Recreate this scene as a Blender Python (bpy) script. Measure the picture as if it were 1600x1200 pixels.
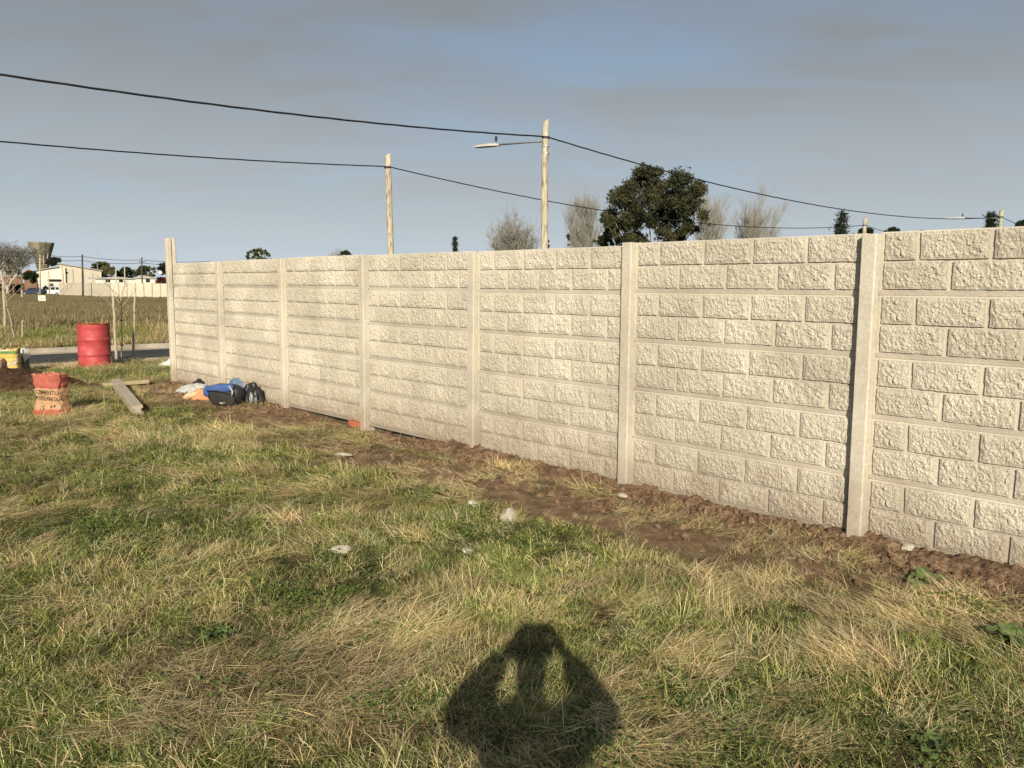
import bpy, bmesh, math, random
import numpy as np
from mathutils import Vector, Matrix, Euler

for o in list(bpy.data.objects):
    bpy.data.objects.remove(o)
SC = bpy.context.scene
COL = SC.collection
RAD = math.radians

# ------------------------------------------------------------------ camera
F_PX, PITCH, ROLL, CAM_H = 1300.0, 0.1183011, 0.0060716, 1.6582897
cp, sp_ = math.cos(PITCH), math.sin(PITCH)
FW = Vector((0, cp, -sp_)); UP0 = Vector((0, sp_, cp)); RT0 = Vector((1, 0, 0))
RT = RT0 * math.cos(ROLL) + UP0 * math.sin(ROLL)
UP = -RT0 * math.sin(ROLL) + UP0 * math.cos(ROLL)
cam_d = bpy.data.cameras.new('camera'); cam = bpy.data.objects.new('camera', cam_d); COL.objects.link(cam)
M3 = Matrix((RT, UP, -FW)).transposed()
cam.matrix_world = Matrix.Translation((0, 0, CAM_H)) @ M3.to_4x4()
cam_d.sensor_width = 36; cam_d.lens = F_PX / 1600 * 36
cam_d.clip_start = 0.05; cam_d.clip_end = 6000
SC.camera = cam

# ------------------------------------------------------------------ sun, sky, exposure
SUN_EL, SUN_AZ = RAD(23.1), RAD(1.8)          # rays travel towards +Y, a little towards +X
sun_d = bpy.data.lights.new('sun', 'SUN'); sun = bpy.data.objects.new('sun', sun_d); COL.objects.link(sun)
sun_d.energy = 5.0; sun_d.angle = RAD(0.53); sun_d.color = (1.0, 0.91, 0.73)
to_sun = Vector((-math.sin(SUN_AZ) * math.cos(SUN_EL), -math.cos(SUN_AZ) * math.cos(SUN_EL), math.sin(SUN_EL)))
sun.rotation_euler = to_sun.to_track_quat('Z', 'Y').to_euler()
sun.location = (0, -10, 12)

W = bpy.data.worlds.new('World'); SC.world = W; W.use_nodes = True
nt = W.node_tree; nt.nodes.clear()
def wn(t, **k):
    n = nt.nodes.new(t)
    for a, b in k.items(): setattr(n, a, b)
    return n
def wl(a, b): nt.links.new(a, b)
out = wn('ShaderNodeOutputWorld'); bg = wn('ShaderNodeBackground'); bg.inputs[1].default_value = 0.076
sky = wn('ShaderNodeTexSky', sky_type='NISHITA', sun_disc=False)
sky.sun_elevation = SUN_EL; sky.sun_rotation = RAD(181.8); sky.altitude = 20; sky.air_density = 1.0; sky.dust_density = 1.6; sky.ozone_density = 1.4
tc = wn('ShaderNodeTexCoord'); sx = wn('ShaderNodeSeparateXYZ'); wl(tc.outputs['Generated'], sx.inputs[0])
def wm(op, a, b=None, c=None):
    n = wn('ShaderNodeMath', operation=op)
    for i, v in enumerate((a, b, c)):
        if v is None: continue
        if isinstance(v, (int, float)): n.inputs[i].default_value = v
        else: wl(v, n.inputs[i])
    return n.outputs[0]
# a thin, torn cloud deck: direction projected on a high plane, the same all round the sky
zz = wm('ADD', wm('MAXIMUM', sx.outputs[2], 0.0), 0.10)
cx = wn('ShaderNodeCombineXYZ'); wl(wm('DIVIDE', sx.outputs[0], zz), cx.inputs[0]); wl(wm('DIVIDE', sx.outputs[1], zz), cx.inputs[1])
def wnoise(scale, detail, rough, loc, sc3):
    mp = wn('ShaderNodeMapping'); wl(cx.outputs[0], mp.inputs[0]); mp.inputs['Location'].default_value = loc; mp.inputs['Scale'].default_value = sc3; mp.inputs['Rotation'].default_value = (0, 0, RAD(20))
    n = wn('ShaderNodeTexNoise'); wl(mp.outputs[0], n.inputs[0]); n.inputs['Scale'].default_value = scale; n.inputs['Detail'].default_value = detail; n.inputs['Roughness'].default_value = rough; n.inputs['Distortion'].default_value = 0.5
    return n.outputs[0]
def wramp(v, stops):
    r = wn('ShaderNodeValToRGB'); wl(v, r.inputs[0]); e = r.color_ramp.elements
    while len(e) < len(stops): e.new(0.5)
    for i, (p, c) in enumerate(stops): e[i].position = p; e[i].color = c if len(c) == 4 else (*c, 1)
    r.color_ramp.interpolation = 'EASE'
    return r.outputs[0]
g1 = lambda v: (v, v, v)
c1 = wramp(wnoise(0.55, 5, 0.52, (2.3, 0.4, 0), (1.0, 1.0, 1)), [(0.32, g1(0)), (0.56, g1(1))])
c2 = wramp(wnoise(1.5, 6, 0.55, (7.3, 4.4, 0), (0.6, 1.5, 1)), [(0.40, g1(0)), (0.66, g1(1))])
cov = wm('MINIMUM', wm('ADD', wm('MULTIPLY', c1, 0.74), wm('MULTIPLY', c2, 0.50)), 0.94)
cloudcol = wramp(wm('MULTIPLY', sx.outputs[2], 1.0), [(0.0, (4.7, 5.0, 5.2)), (0.12, (3.6, 3.88, 4.08)), (0.28, (2.65, 2.92, 3.15)), (0.50, (2.1, 2.4, 2.7)), (1.0, (2.4, 2.65, 2.9))])
bl = wn('ShaderNodeMix', data_type='RGBA'); wl(cov, bl.inputs[0])
# the clear sky itself, a little greyed by thin high haze
gz = wn('ShaderNodeMix', data_type='RGBA'); gz.inputs[0].default_value = 0.58; wl(sky.outputs[0], gz.inputs[6]); gz.inputs[7].default_value = (2.75, 3.45, 4.45, 1)
wl(gz.outputs[2], bl.inputs[6]); wl(cloudcol, bl.inputs[7])
# pale haze low over the horizon, all round
hzf = wm('MULTIPLY', wm('POWER', wm('SUBTRACT', 1.0, wm('MAXIMUM', sx.outputs[2], 0.0)), 8.0), 0.84)
hm = wn('ShaderNodeMix', data_type='RGBA'); wl(hzf, hm.inputs[0]); wl(bl.outputs[2], hm.inputs[6]); hm.inputs[7].default_value = (6.6, 7.6, 8.4, 1)
wl(hm.outputs[2], bg.inputs[0]); wl(bg.outputs[0], out.inputs[0])

SC.view_settings.view_transform = 'Standard'; SC.view_settings.look = 'None'
SC.view_settings.exposure = 0.30; SC.view_settings.gamma = 1.0
SC.view_settings.use_curve_mapping = False
cy = SC.cycles; cy.max_bounces = 5; cy.diffuse_bounces = 3; cy.glossy_bounces = 2; cy.transmission_bounces = 3; cy.caustics_reflective = False; cy.caustics_refractive = False

# ------------------------------------------------------------------ helpers
rng = np.random.default_rng(7)
def ray(x, y):
    return FW + RT * ((x - 800) / F_PX) + UP * ((600 - y) / F_PX)
def at(x, y, Y):
    """the point of the place that lies Y metres ahead in the direction of a feature of the photograph"""
    r = ray(x, y); t = Y / r.y
    return Vector((r.x * t, Y, CAM_H + r.z * t))

def _hash(ix, iy, iz):
    n = (ix * 374761393 + iy * 668265263 + iz * 2147483647 + 1442695041) & 0xFFFFFFFF
    n = ((n ^ (n >> 13)) * 1274126177) & 0xFFFFFFFF
    n = ((n ^ (n >> 16)) * 2246822519) & 0xFFFFFFFF
    return ((n ^ (n >> 15)) & 0xFFFF) / 65535.0
def vnoise(x, y, z=0.0):
    x, y, z = np.broadcast_arrays(np.asarray(x, float), np.asarray(y, float), np.asarray(z, float))
    ix, iy, iz = np.floor(x).astype(np.int64), np.floor(y).astype(np.int64), np.floor(z).astype(np.int64)
    fx, fy, fz = x - ix, y - iy, z - iz
    fx, fy, fz = [f * f * f * (f * (f * 6 - 15) + 10) for f in (fx, fy, fz)]
    r = 0
    for a in (0, 1):
        for b in (0, 1):
            for c in (0, 1):
                r = r + _hash(ix + a, iy + b, iz + c) * (fx if a else 1 - fx) * (fy if b else 1 - fy) * (fz if c else 1 - fz)
    return r
def fbm(x, y, z=0.0, oct=4, gain=0.5):
    s, a, t = 0, 1.0, 0
    for i in range(oct):
        s = s + a * vnoise(x * 2 ** i + 17.3 * i, y * 2 ** i - 9.1 * i, np.asarray(z) * 2 ** i + 3.7 * i); t += a; a *= gain
    return s / t
def sstep(a, b, x):
    t = np.clip((np.asarray(x, float) - a) / (b - a), 0, 1); return t * t * (3 - 2 * t)

class MB:
    """collects vertices and faces; build() links them as one mesh object"""
    def __init__(s): s.v = []; s.f = []
    def add(s, v, f):
        k = len(s.v); s.v += [tuple(p) for p in v]; s.f += [tuple(i + k for i in q) for q in f]; return s
    def box(s, a, b, bev=0.0):
        x0, y0, z0 = a; x1, y1, z1 = b
        if bev <= 0:
            return s.add([(x0,y0,z0),(x1,y0,z0),(x1,y1,z0),(x0,y1,z0),(x0,y0,z1),(x1,y0,z1),(x1,y1,z1),(x0,y1,z1)],
                         [(3,2,1,0),(4,5,6,7),(0,1,5,4),(1,2,6,5),(2,3,7,6),(3,0,4,7)])
        bm = bmesh.new(); bmesh.ops.create_cube(bm, size=1)
        for v in bm.verts: v.co = Vector(((x0+x1)/2+v.co.x*(x1-x0),(y0+y1)/2+v.co.y*(y1-y0),(z0+z1)/2+v.co.z*(z1-z0)))
        bmesh.ops.bevel(bm, geom=bm.edges[:], offset=bev, segments=1, affect='EDGES')
        bm.verts.index_update(); s.add([v.co for v in bm.verts], [[v.index for v in f.verts] for f in bm.faces]); bm.free(); return s
    def tube(s, pts, rad, n=8, cap=True):
        pts = [Vector(p) for p in pts]
        if not isinstance(rad, (list, tuple)): rad = [rad] * len(pts)
        vs, fs = [], []; prev = None
        for i, p in enumerate(pts):
            t = (pts[min(i+1, len(pts)-1)] - pts[max(i-1, 0)]).normalized()
            if prev is None: a = t.orthogonal().normalized()
            else:
                a = prev - t * prev.dot(t)
                a = a.normalized() if a.length > 1e-6 else t.orthogonal().normalized()
            prev = a; b = t.cross(a)
            for k in range(n):
                w = 2 * math.pi * k / n; vs.append(p + (a * math.cos(w) + b * math.sin(w)) * rad[i])
        for i in range(len(pts) - 1):
            for k in range(n):
                fs.append((i*n+k, i*n+(k+1)%n, (i+1)*n+(k+1)%n, (i+1)*n+k))
        if cap: fs.append(tuple(range(n-1, -1, -1))); fs.append(tuple((len(pts)-1)*n+k for k in range(n)))
        return s.add(vs, fs)
    def lathe(s, prof, n=32, c=(0,0,0), close=False):
        vs, fs = [], []
        for r, z in prof:
            for k in range(n):
                w = 2*math.pi*k/n; vs.append((c[0]+r*math.cos(w), c[1]+r*math.sin(w), c[2]+z))
        for i in range(len(prof)-1):
            for k in range(n): fs.append((i*n+k, i*n+(k+1)%n, (i+1)*n+(k+1)%n, (i+1)*n+k))
        if close: fs.append(tuple(range(n-1,-1,-1))); fs.append(tuple((len(prof)-1)*n+k for k in range(n)))
        return s.add(vs, fs)
    def prism(s, poly, z0, z1, ax='z'):
        """extrude a polygon; ax = the extrusion axis"""
        def P(a, b, c): return (a, b, c) if ax == 'z' else ((c, a, b) if ax == 'x' else (a, c, b))
        n = len(poly)
        vs = [P(a, b, z0) for a, b in poly] + [P(a, b, z1) for a, b in poly]
        fs = [(i, (i+1) % n, n+(i+1) % n, n+i) for i in range(n)] + [tuple(range(n-1,-1,-1)), tuple(range(n, 2*n))]
        return s.add(vs, fs)
    def mesh(s, name, smooth=False, recalc=False):
        me = bpy.data.meshes.new(name); me.from_pydata(s.v, [], s.f)
        if recalc:
            bm = bmesh.new(); bm.from_mesh(me); bmesh.ops.recalc_face_normals(bm, faces=bm.faces[:]); bm.to_mesh(me); bm.free()
        if smooth: me.polygons.foreach_set('use_smooth', [True] * len(me.polygons))
        me.update(); return me
    def build(s, name, m, parent=None, smooth=False, loc=None, recalc=True):
        return link(name, s.mesh(name, smooth, recalc), m, parent, loc)
def link(name, me, m, parent=None, loc=None):
    o = bpy.data.objects.new(name, me); COL.objects.link(o)
    if m is not None and not me.materials: me.materials.append(m)
    if parent is not None: o.parent = parent
    if loc is not None: o.location = loc
    return o
def np_mesh(name, V, Fc, smooth=True):
    """fast mesh from numpy arrays; Fc quads or tris"""
    me = bpy.data.meshes.new(name); V = np.asarray(V, np.float32); Fc = np.asarray(Fc, np.int32); k = Fc.shape[1]
    me.vertices.add(len(V)); me.vertices.foreach_set('co', V.ravel())
    me.loops.add(Fc.size); me.loops.foreach_set('vertex_index', Fc.ravel())
    me.polygons.add(len(Fc)); me.polygons.foreach_set('loop_start', np.arange(0, Fc.size, k, dtype=np.int32))
    me.polygons.foreach_set('use_smooth', np.full(len(Fc), smooth)); me.update(calc_edges=True); me.validate(); return me
def grid_faces(nx, ny):
    i = np.arange(nx * ny).reshape(ny, nx); return np.stack([i[:-1,:-1], i[:-1,1:], i[1:,1:], i[1:,:-1]], -1).reshape(-1, 4)
def empty(name, loc=(0,0,0), rz=0):
    o = bpy.data.objects.new(name, None); COL.objects.link(o); o.location = loc; o.rotation_euler = (0,0,rz); o.empty_display_size = 0.2; return o
def tag(o, label, cat, group=None):
    o['label'] = label; o['category'] = cat
    if group: o['group'] = group
    return o
def struct(o): o['kind'] = 'structure'; return o
def stuff(o, label=None, cat=None):
    o['kind'] = 'stuff'
    if label: o['label'] = label; o['category'] = cat
    return o

def mat(name, cols, scale=5.0, rough=0.85, bump=0.0, bscale=40.0, fine=0.25, fscale=60.0, world=False, rand=0.0, spec=0.3, metal=0.0, detail=5, stretch=(1,1,1), pos=(0.32,0.68), splash=0.0):
    m = bpy.data.materials.new(name); m.use_nodes = True; t = m.node_tree; N = t.nodes; L = t.links
    b = N['Principled BSDF']; b.inputs['Roughness'].default_value = rough; b.inputs['Specular IOR Level'].default_value = spec; b.inputs['Metallic'].default_value = metal
    if world: g = N.new('ShaderNodeNewGeometry'); src = g.outputs['Position']
    else: g = N.new('ShaderNodeTexCoord'); src = g.outputs['Object']
    mp = N.new('ShaderNodeMapping'); L.new(src, mp.inputs[0]); mp.inputs['Scale'].default_value = stretch; src = mp.outputs[0]
    def noise(s, d=5, r=0.55):
        n = N.new('ShaderNodeTexNoise'); L.new(src, n.inputs[0]); n.inputs['Scale'].default_value = s; n.inputs['Detail'].default_value = d; n.inputs['Roughness'].default_value = r; return n.outputs[0]
    rp = N.new('ShaderNodeValToRGB'); L.new(noise(scale, detail), rp.inputs[0]); e = rp.color_ramp.elements
    while len(e) < len(cols): e.new(0.5)
    for i, c in enumerate(cols):
        e[i].position = pos[0] + (pos[1]-pos[0]) * i / max(1, len(cols)-1); e[i].color = (*c, 1)
    col = rp.outputs[0]
    def mul(col, val, lo, hi):
        mr = N.new('ShaderNodeMapRange'); L.new(val, mr.inputs[0]); mr.inputs[1].default_value = 0.25; mr.inputs[2].default_value = 0.75; mr.inputs[3].default_value = lo; mr.inputs[4].default_value = hi; mr.clamp = False
        mx = N.new('ShaderNodeMix'); mx.data_type = 'RGBA'; mx.blend_type = 'MULTIPLY'; mx.inputs[0].default_value = 1
        L.new(col, mx.inputs[6]); L.new(mr.outputs[0], mx.inputs[7]); return mx.outputs[2]
    if fine: col = mul(col, noise(fscale, 3), 1-fine, 1+fine)
    if rand:
        oi = N.new('ShaderNodeObjectInfo'); mr = N.new('ShaderNodeMapRange'); L.new(oi.outputs['Random'], mr.inputs[0]); mr.inputs[3].default_value = 1-rand; mr.inputs[4].default_value = 1+rand
        mx = N.new('ShaderNodeMix'); mx.data_type = 'RGBA'; mx.blend_type = 'MULTIPLY'; mx.inputs[0].default_value = 1; L.new(col, mx.inputs[6]); L.new(mr.outputs[0], mx.inputs[7]); col = mx.outputs[2]
    if splash:
        # soil splashed up the foot of the wall, ragged by noise
        gp_ = N.new('ShaderNodeNewGeometry'); sz = N.new('ShaderNodeSeparateXYZ'); L.new(gp_.outputs['Position'], sz.inputs[0])
        ad = N.new('ShaderNodeMath'); ad.operation = 'MULTIPLY_ADD'; L.new(noise(4.0, 6, 0.65), ad.inputs[0]); ad.inputs[1].default_value = -0.75; L.new(sz.outputs[2], ad.inputs[2])
        mr = N.new('ShaderNodeMapRange'); mr.interpolation_type = 'SMOOTHSTEP'; L.new(ad.outputs[0], mr.inputs[0]); mr.inputs[1].default_value = 0.08; mr.inputs[2].default_value = -0.36; mr.inputs[3].default_value = 0; mr.inputs[4].default_value = splash
        mx = N.new('ShaderNodeMix'); mx.data_type = 'RGBA'; L.new(mr.outputs[0], mx.inputs[0]); L.new(col, mx.inputs[6]); mx.inputs[7].default_value = (0.235, 0.165, 0.11, 1); col = mx.outputs[2]
    L.new(col, b.inputs['Base Color'])
    if bump:
        bp = N.new('ShaderNodeBump'); bp.inputs['Strength'].default_value = 1.0; bp.inputs['Distance'].default_value = bump; L.new(noise(bscale, 6, 0.6), bp.inputs['Height']); L.new(bp.outputs[0], b.inputs['Normal'])
    return m
def flat(name, c, rough=0.6, spec=0.4, metal=0.0): return mat(name, [tuple(x*0.88 for x in c), tuple(min(1, x*1.1) for x in c)], 6, rough, fine=0.12, spec=spec, metal=metal)

# ------------------------------------------------------------------ the place: wall frame, road frame, terrain
TH = 0.7457115; BAY = 1.9766
WD = np.array([-math.sin(TH), math.cos(TH)])           # along the wall, away from the camera
P6 = np.array([2.32986, 5.41208])
P0 = P6 + WD * BAY * 6
WU = -WD                                               # along the wall from its far end towards the near end
WN = np.array([-math.cos(TH), -math.sin(TH)])          # out of its face, towards the lawn
RD = np.array([math.cos(TH), math.sin(TH)])            # the street runs square to the wall
RNR = np.array([RD[1], -RD[0]])
KF = np.array([-12.0, 20.6])                           # a point on the far kerb
ROAD_W = 4.7
def wall_coords(x, y):
    dx, dy = x - P0[0], y - P0[1]
    return dx*WU[0]+dy*WU[1], dx*WN[0]+dy*WN[1]        # along from the end post, distance in front
def road_coord(x, y): return (x-KF[0])*RNR[0] + (y-KF[1])*RNR[1]   # 0 at far kerb face, ROAD_W at near kerb face
def dirt_mask(x, y):
    a, d = wall_coords(x, y)
    n = fbm(x*1.7, y*1.7, 3.1, 4); n2 = fbm(x*4.5, y*4.5, 8.2, 3)
    strip = sstep(5.0, 7.0, a) * (1 - sstep(0.20, 0.55, d + (n-0.5)*0.9 + (n2-0.5)*0.5))
    path = sstep(-0.6, 0.6, a) * (1-sstep(4.9, 6.2, a)) * (1 - sstep(0.75, 1.30, d + (n-0.5)*1.1 + (n2-0.5)*0.3))
    p1 = np.exp(-(((a-7.0)/1.1)**2 + ((d-0.95)/0.36)**2)) * 1.15
    p2 = np.exp(-(((a-9.2)/1.3)**2 + ((d-0.78)/0.40)**2)) * 1.05
    p3 = np.exp(-(((a-11.3)/1.4)**2 + ((d-0.88)/0.42)**2)) * 1.0
    m = np.maximum(np.maximum(strip, path*0.95), np.clip((p1+p2+p3) * (0.35+1.4*(n2-0.2)), 0, 1))
    m = np.where(d < -0.05, 0, m)
    mo = np.exp(-(((x+8.0)/1.0)**2 + ((y-13.6)/0.32)**2))
    return np.clip(np.maximum(m, mo), 0, 1)
def H(x, y):
    x = np.asarray(x, float); y = np.asarray(y, float)
    a, d = wall_coords(x, y); r = road_coord(x, y)
    near = 1 - sstep(18, 26, np.abs(y))
    h = near * (0.07*(fbm(x*0.45, y*0.45, 1.0, 2)-0.5) + 0.055*(fbm(x*1.9, y*1.9, 2.0, 3)-0.5) + 0.02*(fbm(x*8, y*8, 5.0, 2)-0.5)) - 0.015
    wallside = np.exp(-(d/0.8)**2)
    h = h*(1-0.75*wallside)
    h = h - 0.055*np.exp(-((a-5.9)/1.4)**2) * np.exp(-(d/0.9)**2)
    h = h - 0.022*sstep(7, 10, a)*np.exp(-(d/0.8)**2)
    road = sstep(-0.32, -0.22, r) * (1-sstep(ROAD_W+0.22, ROAD_W+0.34, r))
    h = h*(1-road) + road*(-0.17)
    fall = -0.0045*np.maximum(0, y-22.0)
    return h + np.where(y > 22, fall*np.clip(1-np.maximum(0, y-420)/4000, 0, 1), 0)
def hz(x, y): return float(H(np.array([x]), np.array([y]))[0])

# ground sheet: fine near, widening to the horizon
def axis(a, b, st, far, k=1.22):
    m = list(np.arange(a, b+1e-6, st)); s = st
    while m[-1] < far: s *= k; m.append(m[-1]+s)
    s = st; lo = []; c = a
    while c > -far: s *= k; c -= s; lo.append(c)
    return np.array(lo[::-1] + m)
gx = axis(-14, 6.5, 0.06, 3500); gy = axis(0.5, 24.5, 0.06, 3500)
GX, GY = np.meshgrid(gx, gy); GZ = H(GX, GY)
gme = np_mesh('ground', np.stack([GX.ravel(), GY.ravel(), GZ.ravel()], 1), grid_faces(len(gx), len(gy)))
da = gme.attributes.new('dirt', 'FLOAT', 'POINT'); da.data.foreach_set('value', dirt_mask(GX, GY).ravel().astype(np.float32))

def ground_material():
    m = bpy.data.materials.new('turf_soil'); m.use_nodes = True; N = m.node_tree.nodes; L = m.node_tree.links; b = N['Principled BSDF']
    b.inputs['Roughness'].default_value = 0.95; b.inputs['Specular IOR Level'].default_value = 0.1
    g = N.new('ShaderNodeNewGeometry')
    def noise(s, d=6, r=0.6):
        n = N.new('ShaderNodeTexNoise'); L.new(g.outputs['Position'], n.inputs[0]); n.inputs['Scale'].default_value = s; n.inputs['Detail'].default_value = d; n.inputs['Roughness'].default_value = r; return n.outputs[0]
    def ramp(v, st):
        r = N.new('ShaderNodeValToRGB'); L.new(v, r.inputs[0]); e = r.color_ramp.elements
        while len(e) < len(st): e.new(0.5)
        for i, (p, c) in enumerate(st): e[i].position = p; e[i].color = (*c, 1)
        return r.outputs[0]
    turf = ramp(noise(9), [(0.30, (0.030, 0.028, 0.012)), (0.48, (0.075, 0.070, 0.028)), (0.62, (0.15, 0.115, 0.055)), (0.78, (0.22, 0.165, 0.09))])
    soil = ramp(noise(7), [(0.30, (0.115, 0.070, 0.043)), (0.50, (0.23, 0.148, 0.094)), (0.72, (0.35, 0.24, 0.155))])
    at_ = N.new('ShaderNodeAttribute'); at_.attribute_name = 'dirt'
    mx = N.new('ShaderNodeMix'); mx.data_type = 'RGBA'; L.new(at_.outputs['Fac'], mx.inputs[0]); L.new(turf, mx.inputs[6]); L.new(soil, mx.inputs[7])
    L.new(mx.outputs[2], b.inputs['Base Color'])
    bp = N.new('ShaderNodeBump'); bp.inputs['Distance'].default_value = 0.02; L.new(noise(45, 8, 0.7), bp.inputs['Height']); L.new(bp.outputs[0], b.inputs['Normal'])
    return m
M_GROUND = ground_material()
ground = struct(link('ground', gme, M_GROUND))

# street: asphalt, two kerbs with gutter
M_ASPH = mat('asphalt', [(0.032, 0.032, 0.034), (0.050, 0.049, 0.049), (0.070, 0.068, 0.065)], 0.8, 0.9, 0.004, 120, 0.25, 90, world=True)
M_KERB = mat('kerb_concrete', [(0.26, 0.22, 0.17), (0.36, 0.31, 0.245), (0.43, 0.375, 0.30)], 2.0, 0.9, 0.004, 60, 0.15, 40, world=True)
def road_strip(prof, name, m, t0=-60, t1=90):
    V, Fc = [], []; ts = np.arange(t0, t1+0.1, 3.0); n = len(prof)
    for t in ts:
        for off, z in prof:
            p = KF + RD*t + RNR*off; V.append((p[0], p[1], z + (-0.0045*max(0, p[1]-22))))
    for i in range(len(ts)-1):
        for k in range(n-1): Fc.append((i*n+k, i*n+k+1, (i+1)*n+k+1, (i+1)*n+k))
    return struct(link(name, np_mesh(name, V, Fc, False), m))
road_strip([(-0.02, -0.125), (ROAD_W*0.5, -0.085), (ROAD_W+0.02, -0.125)], 'road', M_ASPH)
road_strip([(0.22, -0.30), (0.22, -0.112), (0.0, -0.100), (-0.03, 0.0), (-0.05, 0.015), (-0.17, 0.015), (-0.17, -0.30)], 'kerb_far', M_KERB)
road_strip([(ROAD_W-0.35, -0.30), (ROAD_W-0.35, -0.112), (ROAD_W, -0.100), (ROAD_W+0.03, 0.035), (ROAD_W+0.05, 0.05), (ROAD_W+0.20, 0.05), (ROAD_W+0.20, -0.30)], 'kerb_near', M_KERB)

# ------------------------------------------------------------------ the block-pattern concrete wall
def wall_material(name, cols, bump, bscale, fine, fscale, rand):
    return mat(name, cols, 1.7, 0.92, bump, bscale, fine, fscale, world=True, rand=rand, spec=0.15, detail=6, splash=0.5)
M_BRICK = wall_material('split_face_concrete', [(0.45, 0.405, 0.33), (0.51, 0.462, 0.378), (0.56, 0.512, 0.425), (0.63, 0.58, 0.49)], 0.008, 130, 0.22, 90, 0.04)
M_PANEL = wall_material('panel_concrete', [(0.45, 0.40, 0.33), (0.54, 0.485, 0.405), (0.61, 0.56, 0.475)], 0.003, 90, 0.14, 70, 0.06)
M_POST = wall_material('post_concrete', [(0.44, 0.40, 0.33), (0.53, 0.485, 0.405), (0.60, 0.55, 0.465)], 0.003, 90, 0.13, 40, 0.06)
ROT = math.atan2(WU[1], WU[0])
wall = tag(empty('concrete_wall', (P0[0], P0[1], 0), ROT), 'long pale concrete boundary wall of block-patterned panels between posts', 'wall')
A_ROW = [(0.080, 0.268), (0.296, 0.680), (0.710, 1.095), (1.125, 1.510), (1.540, 1.897)]
B_ROW = [(0.080, 0.460), (0.490, 0.880), (0.910, 1.295), (1.325, 1.710), (1.740, 1.897)]
YM = -0.022                                            # mortar plane (outwards is -Y)
def brick_mesh(w, h, seed, cell=0.0065):
    nx, nz = max(6, int(w/cell)), max(6, int(h/cell))
    u, v = np.meshgrid(np.linspace(0, w, nx+1), np.linspace(0, h, nz+1))
    big = fbm(u*9+seed*3.1, v*9, seed, 3); fin = fbm(u*95, v*95, seed+2.7, 2)
    # split stone: small tilted facets at two sizes, each with its own slope and depth
    rs = np.random.default_rng(int(seed*10)+1); fac = 0
    for cell_, off, sl in ((0.024, 0.0050, 0.20), (0.012, 0.0026, 0.24)):
        n = int(w*h/cell_**2*1.1); C = np.stack([rs.uniform(0, w, n), rs.uniform(0, h, n)], 1); ag = rs.normal(0.9, 0.9, n); k = sl*np.abs(rs.normal(0.7, 0.4, n)); o_ = rs.normal(0, off*0.6, n)
        wx = u.ravel()+0.006*(fbm(u*60+seed, v*60, 5.5, 2)-0.5).ravel()*2; wy = v.ravel()+0.006*(fbm(u*60, v*60+seed, 7.5, 2)-0.5).ravel()*2
        dd = (wx[:, None]-C[None, :, 0])**2 + ((wy[:, None]-C[None, :, 1])*0.8)**2 + 0*0; j = np.argmin(dd, 1)
        f = o_[j] + k[j]*(np.cos(ag[j])*(wx-C[j, 0]) + np.sin(ag[j])*(wy-C[j, 1])); fac = fac + f.reshape(u.shape)
    e = np.minimum(np.minimum(u, w-u), np.minimum(v, h-v))
    prof = sstep(0, 0.03, e)
    out_ = 0.0135 + prof*(0.004 + 0.012*(big-0.35)) + (0.45+0.55*prof)*(0.86*fac + 0.005*(fin-0.5))
    out_ = np.maximum(out_, 0.006)
    ju = 0.004*(fbm(v*30+seed, u*5, 1.1+seed, 2)-0.5); jv = 0.004*(fbm(u*30, v*5+seed, 6.1+seed, 2)-0.5)
    uu = u + ju*(1-prof); vv = v + jv*(1-prof)
    V = np.stack([uu.ravel(), -out_.ravel(), vv.ravel()], 1); F_ = grid_faces(nx+1, nz+1)
    idx = np.arange((nx+1)*(nz+1)).reshape(nz+1, nx+1)
    ring = np.concatenate([idx[0, :], idx[1:, -1], idx[-1, -2::-1], idx[-2:0:-1, 0]])
    sk = V[ring].copy(); sk[:, 1] = 0.006
    k = len(V); n = len(ring)
    side = np.stack([ring, k+np.arange(n), k+(np.arange(n)+1) % n, np.roll(ring, -1)], 1)
    return np_mesh('brick', np.concatenate([V, sk]), np.concatenate([F_, side]), False)
MOULDS = []
for mo in range(2):
    row = []
    for r, (spans, z0) in enumerate(((A_ROW, 0.222), (B_ROW, 0.041))):
        for i, (a0, a1) in enumerate(spans):
            me = brick_mesh(a1-a0, 0.168 if r == 0 else 0.166, 3.7*i+11.3*r+29.1*mo); me.materials.append(M_BRICK); row.append((me, a0, z0))
    MOULDS.append(row)
def panel_mesh():
    m = MB(); x0, x1 = 0.045, BAY-0.045
    prof = [(0.0, -0.014), (0.005, -0.017), (0.034, -0.026), (0.040, YM), (0.392, YM), (0.399, YM+0.006), (0.399, 0.014), (0.0, 0.014)]
    return m.prism([(y, z) for z, y in prof], x0, x1, 'x').mesh('concrete_panel', False, True)
PM = panel_mesh(); PM.materials.append(M_PANEL)
BAYZ = [-0.012, -0.004, 0.002, -0.008, -0.014, 0.004, 0.008, 0.0]
rnd = random.Random(5)
for b in range(8):
    joined = MB()
    for k in range(5):
        po = link('concrete_panel', PM, None, wall, (b*BAY, rnd.uniform(-0.002, 0.002), BAYZ[b] + k*0.4))
        for me, a0, z0 in MOULDS[(b*3+k*k+k) % 2]:
            if b < 7:
                link('brick', me, None, po, (a0, YM, z0))
            else:
                joined.v.extend([]) 
                kk = len(joined.v); cs = [0.0]*(len(me.vertices)*3); me.vertices.foreach_get('co', cs)
                joined.v += [(cs[i]+a0, cs[i+1]+YM, cs[i+2]+z0+k*0.4) for i in range(0, len(cs), 3)]
                joined.f += [tuple(i+kk for i in p.vertices) for p in me.polygons]
    if b == 7:
        jo = link('brick_facing', joined.mesh('brick_facing'), M_BRICK, wall, (b*BAY, 0, BAYZ[b])); jo['kind'] = 'stuff'
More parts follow.
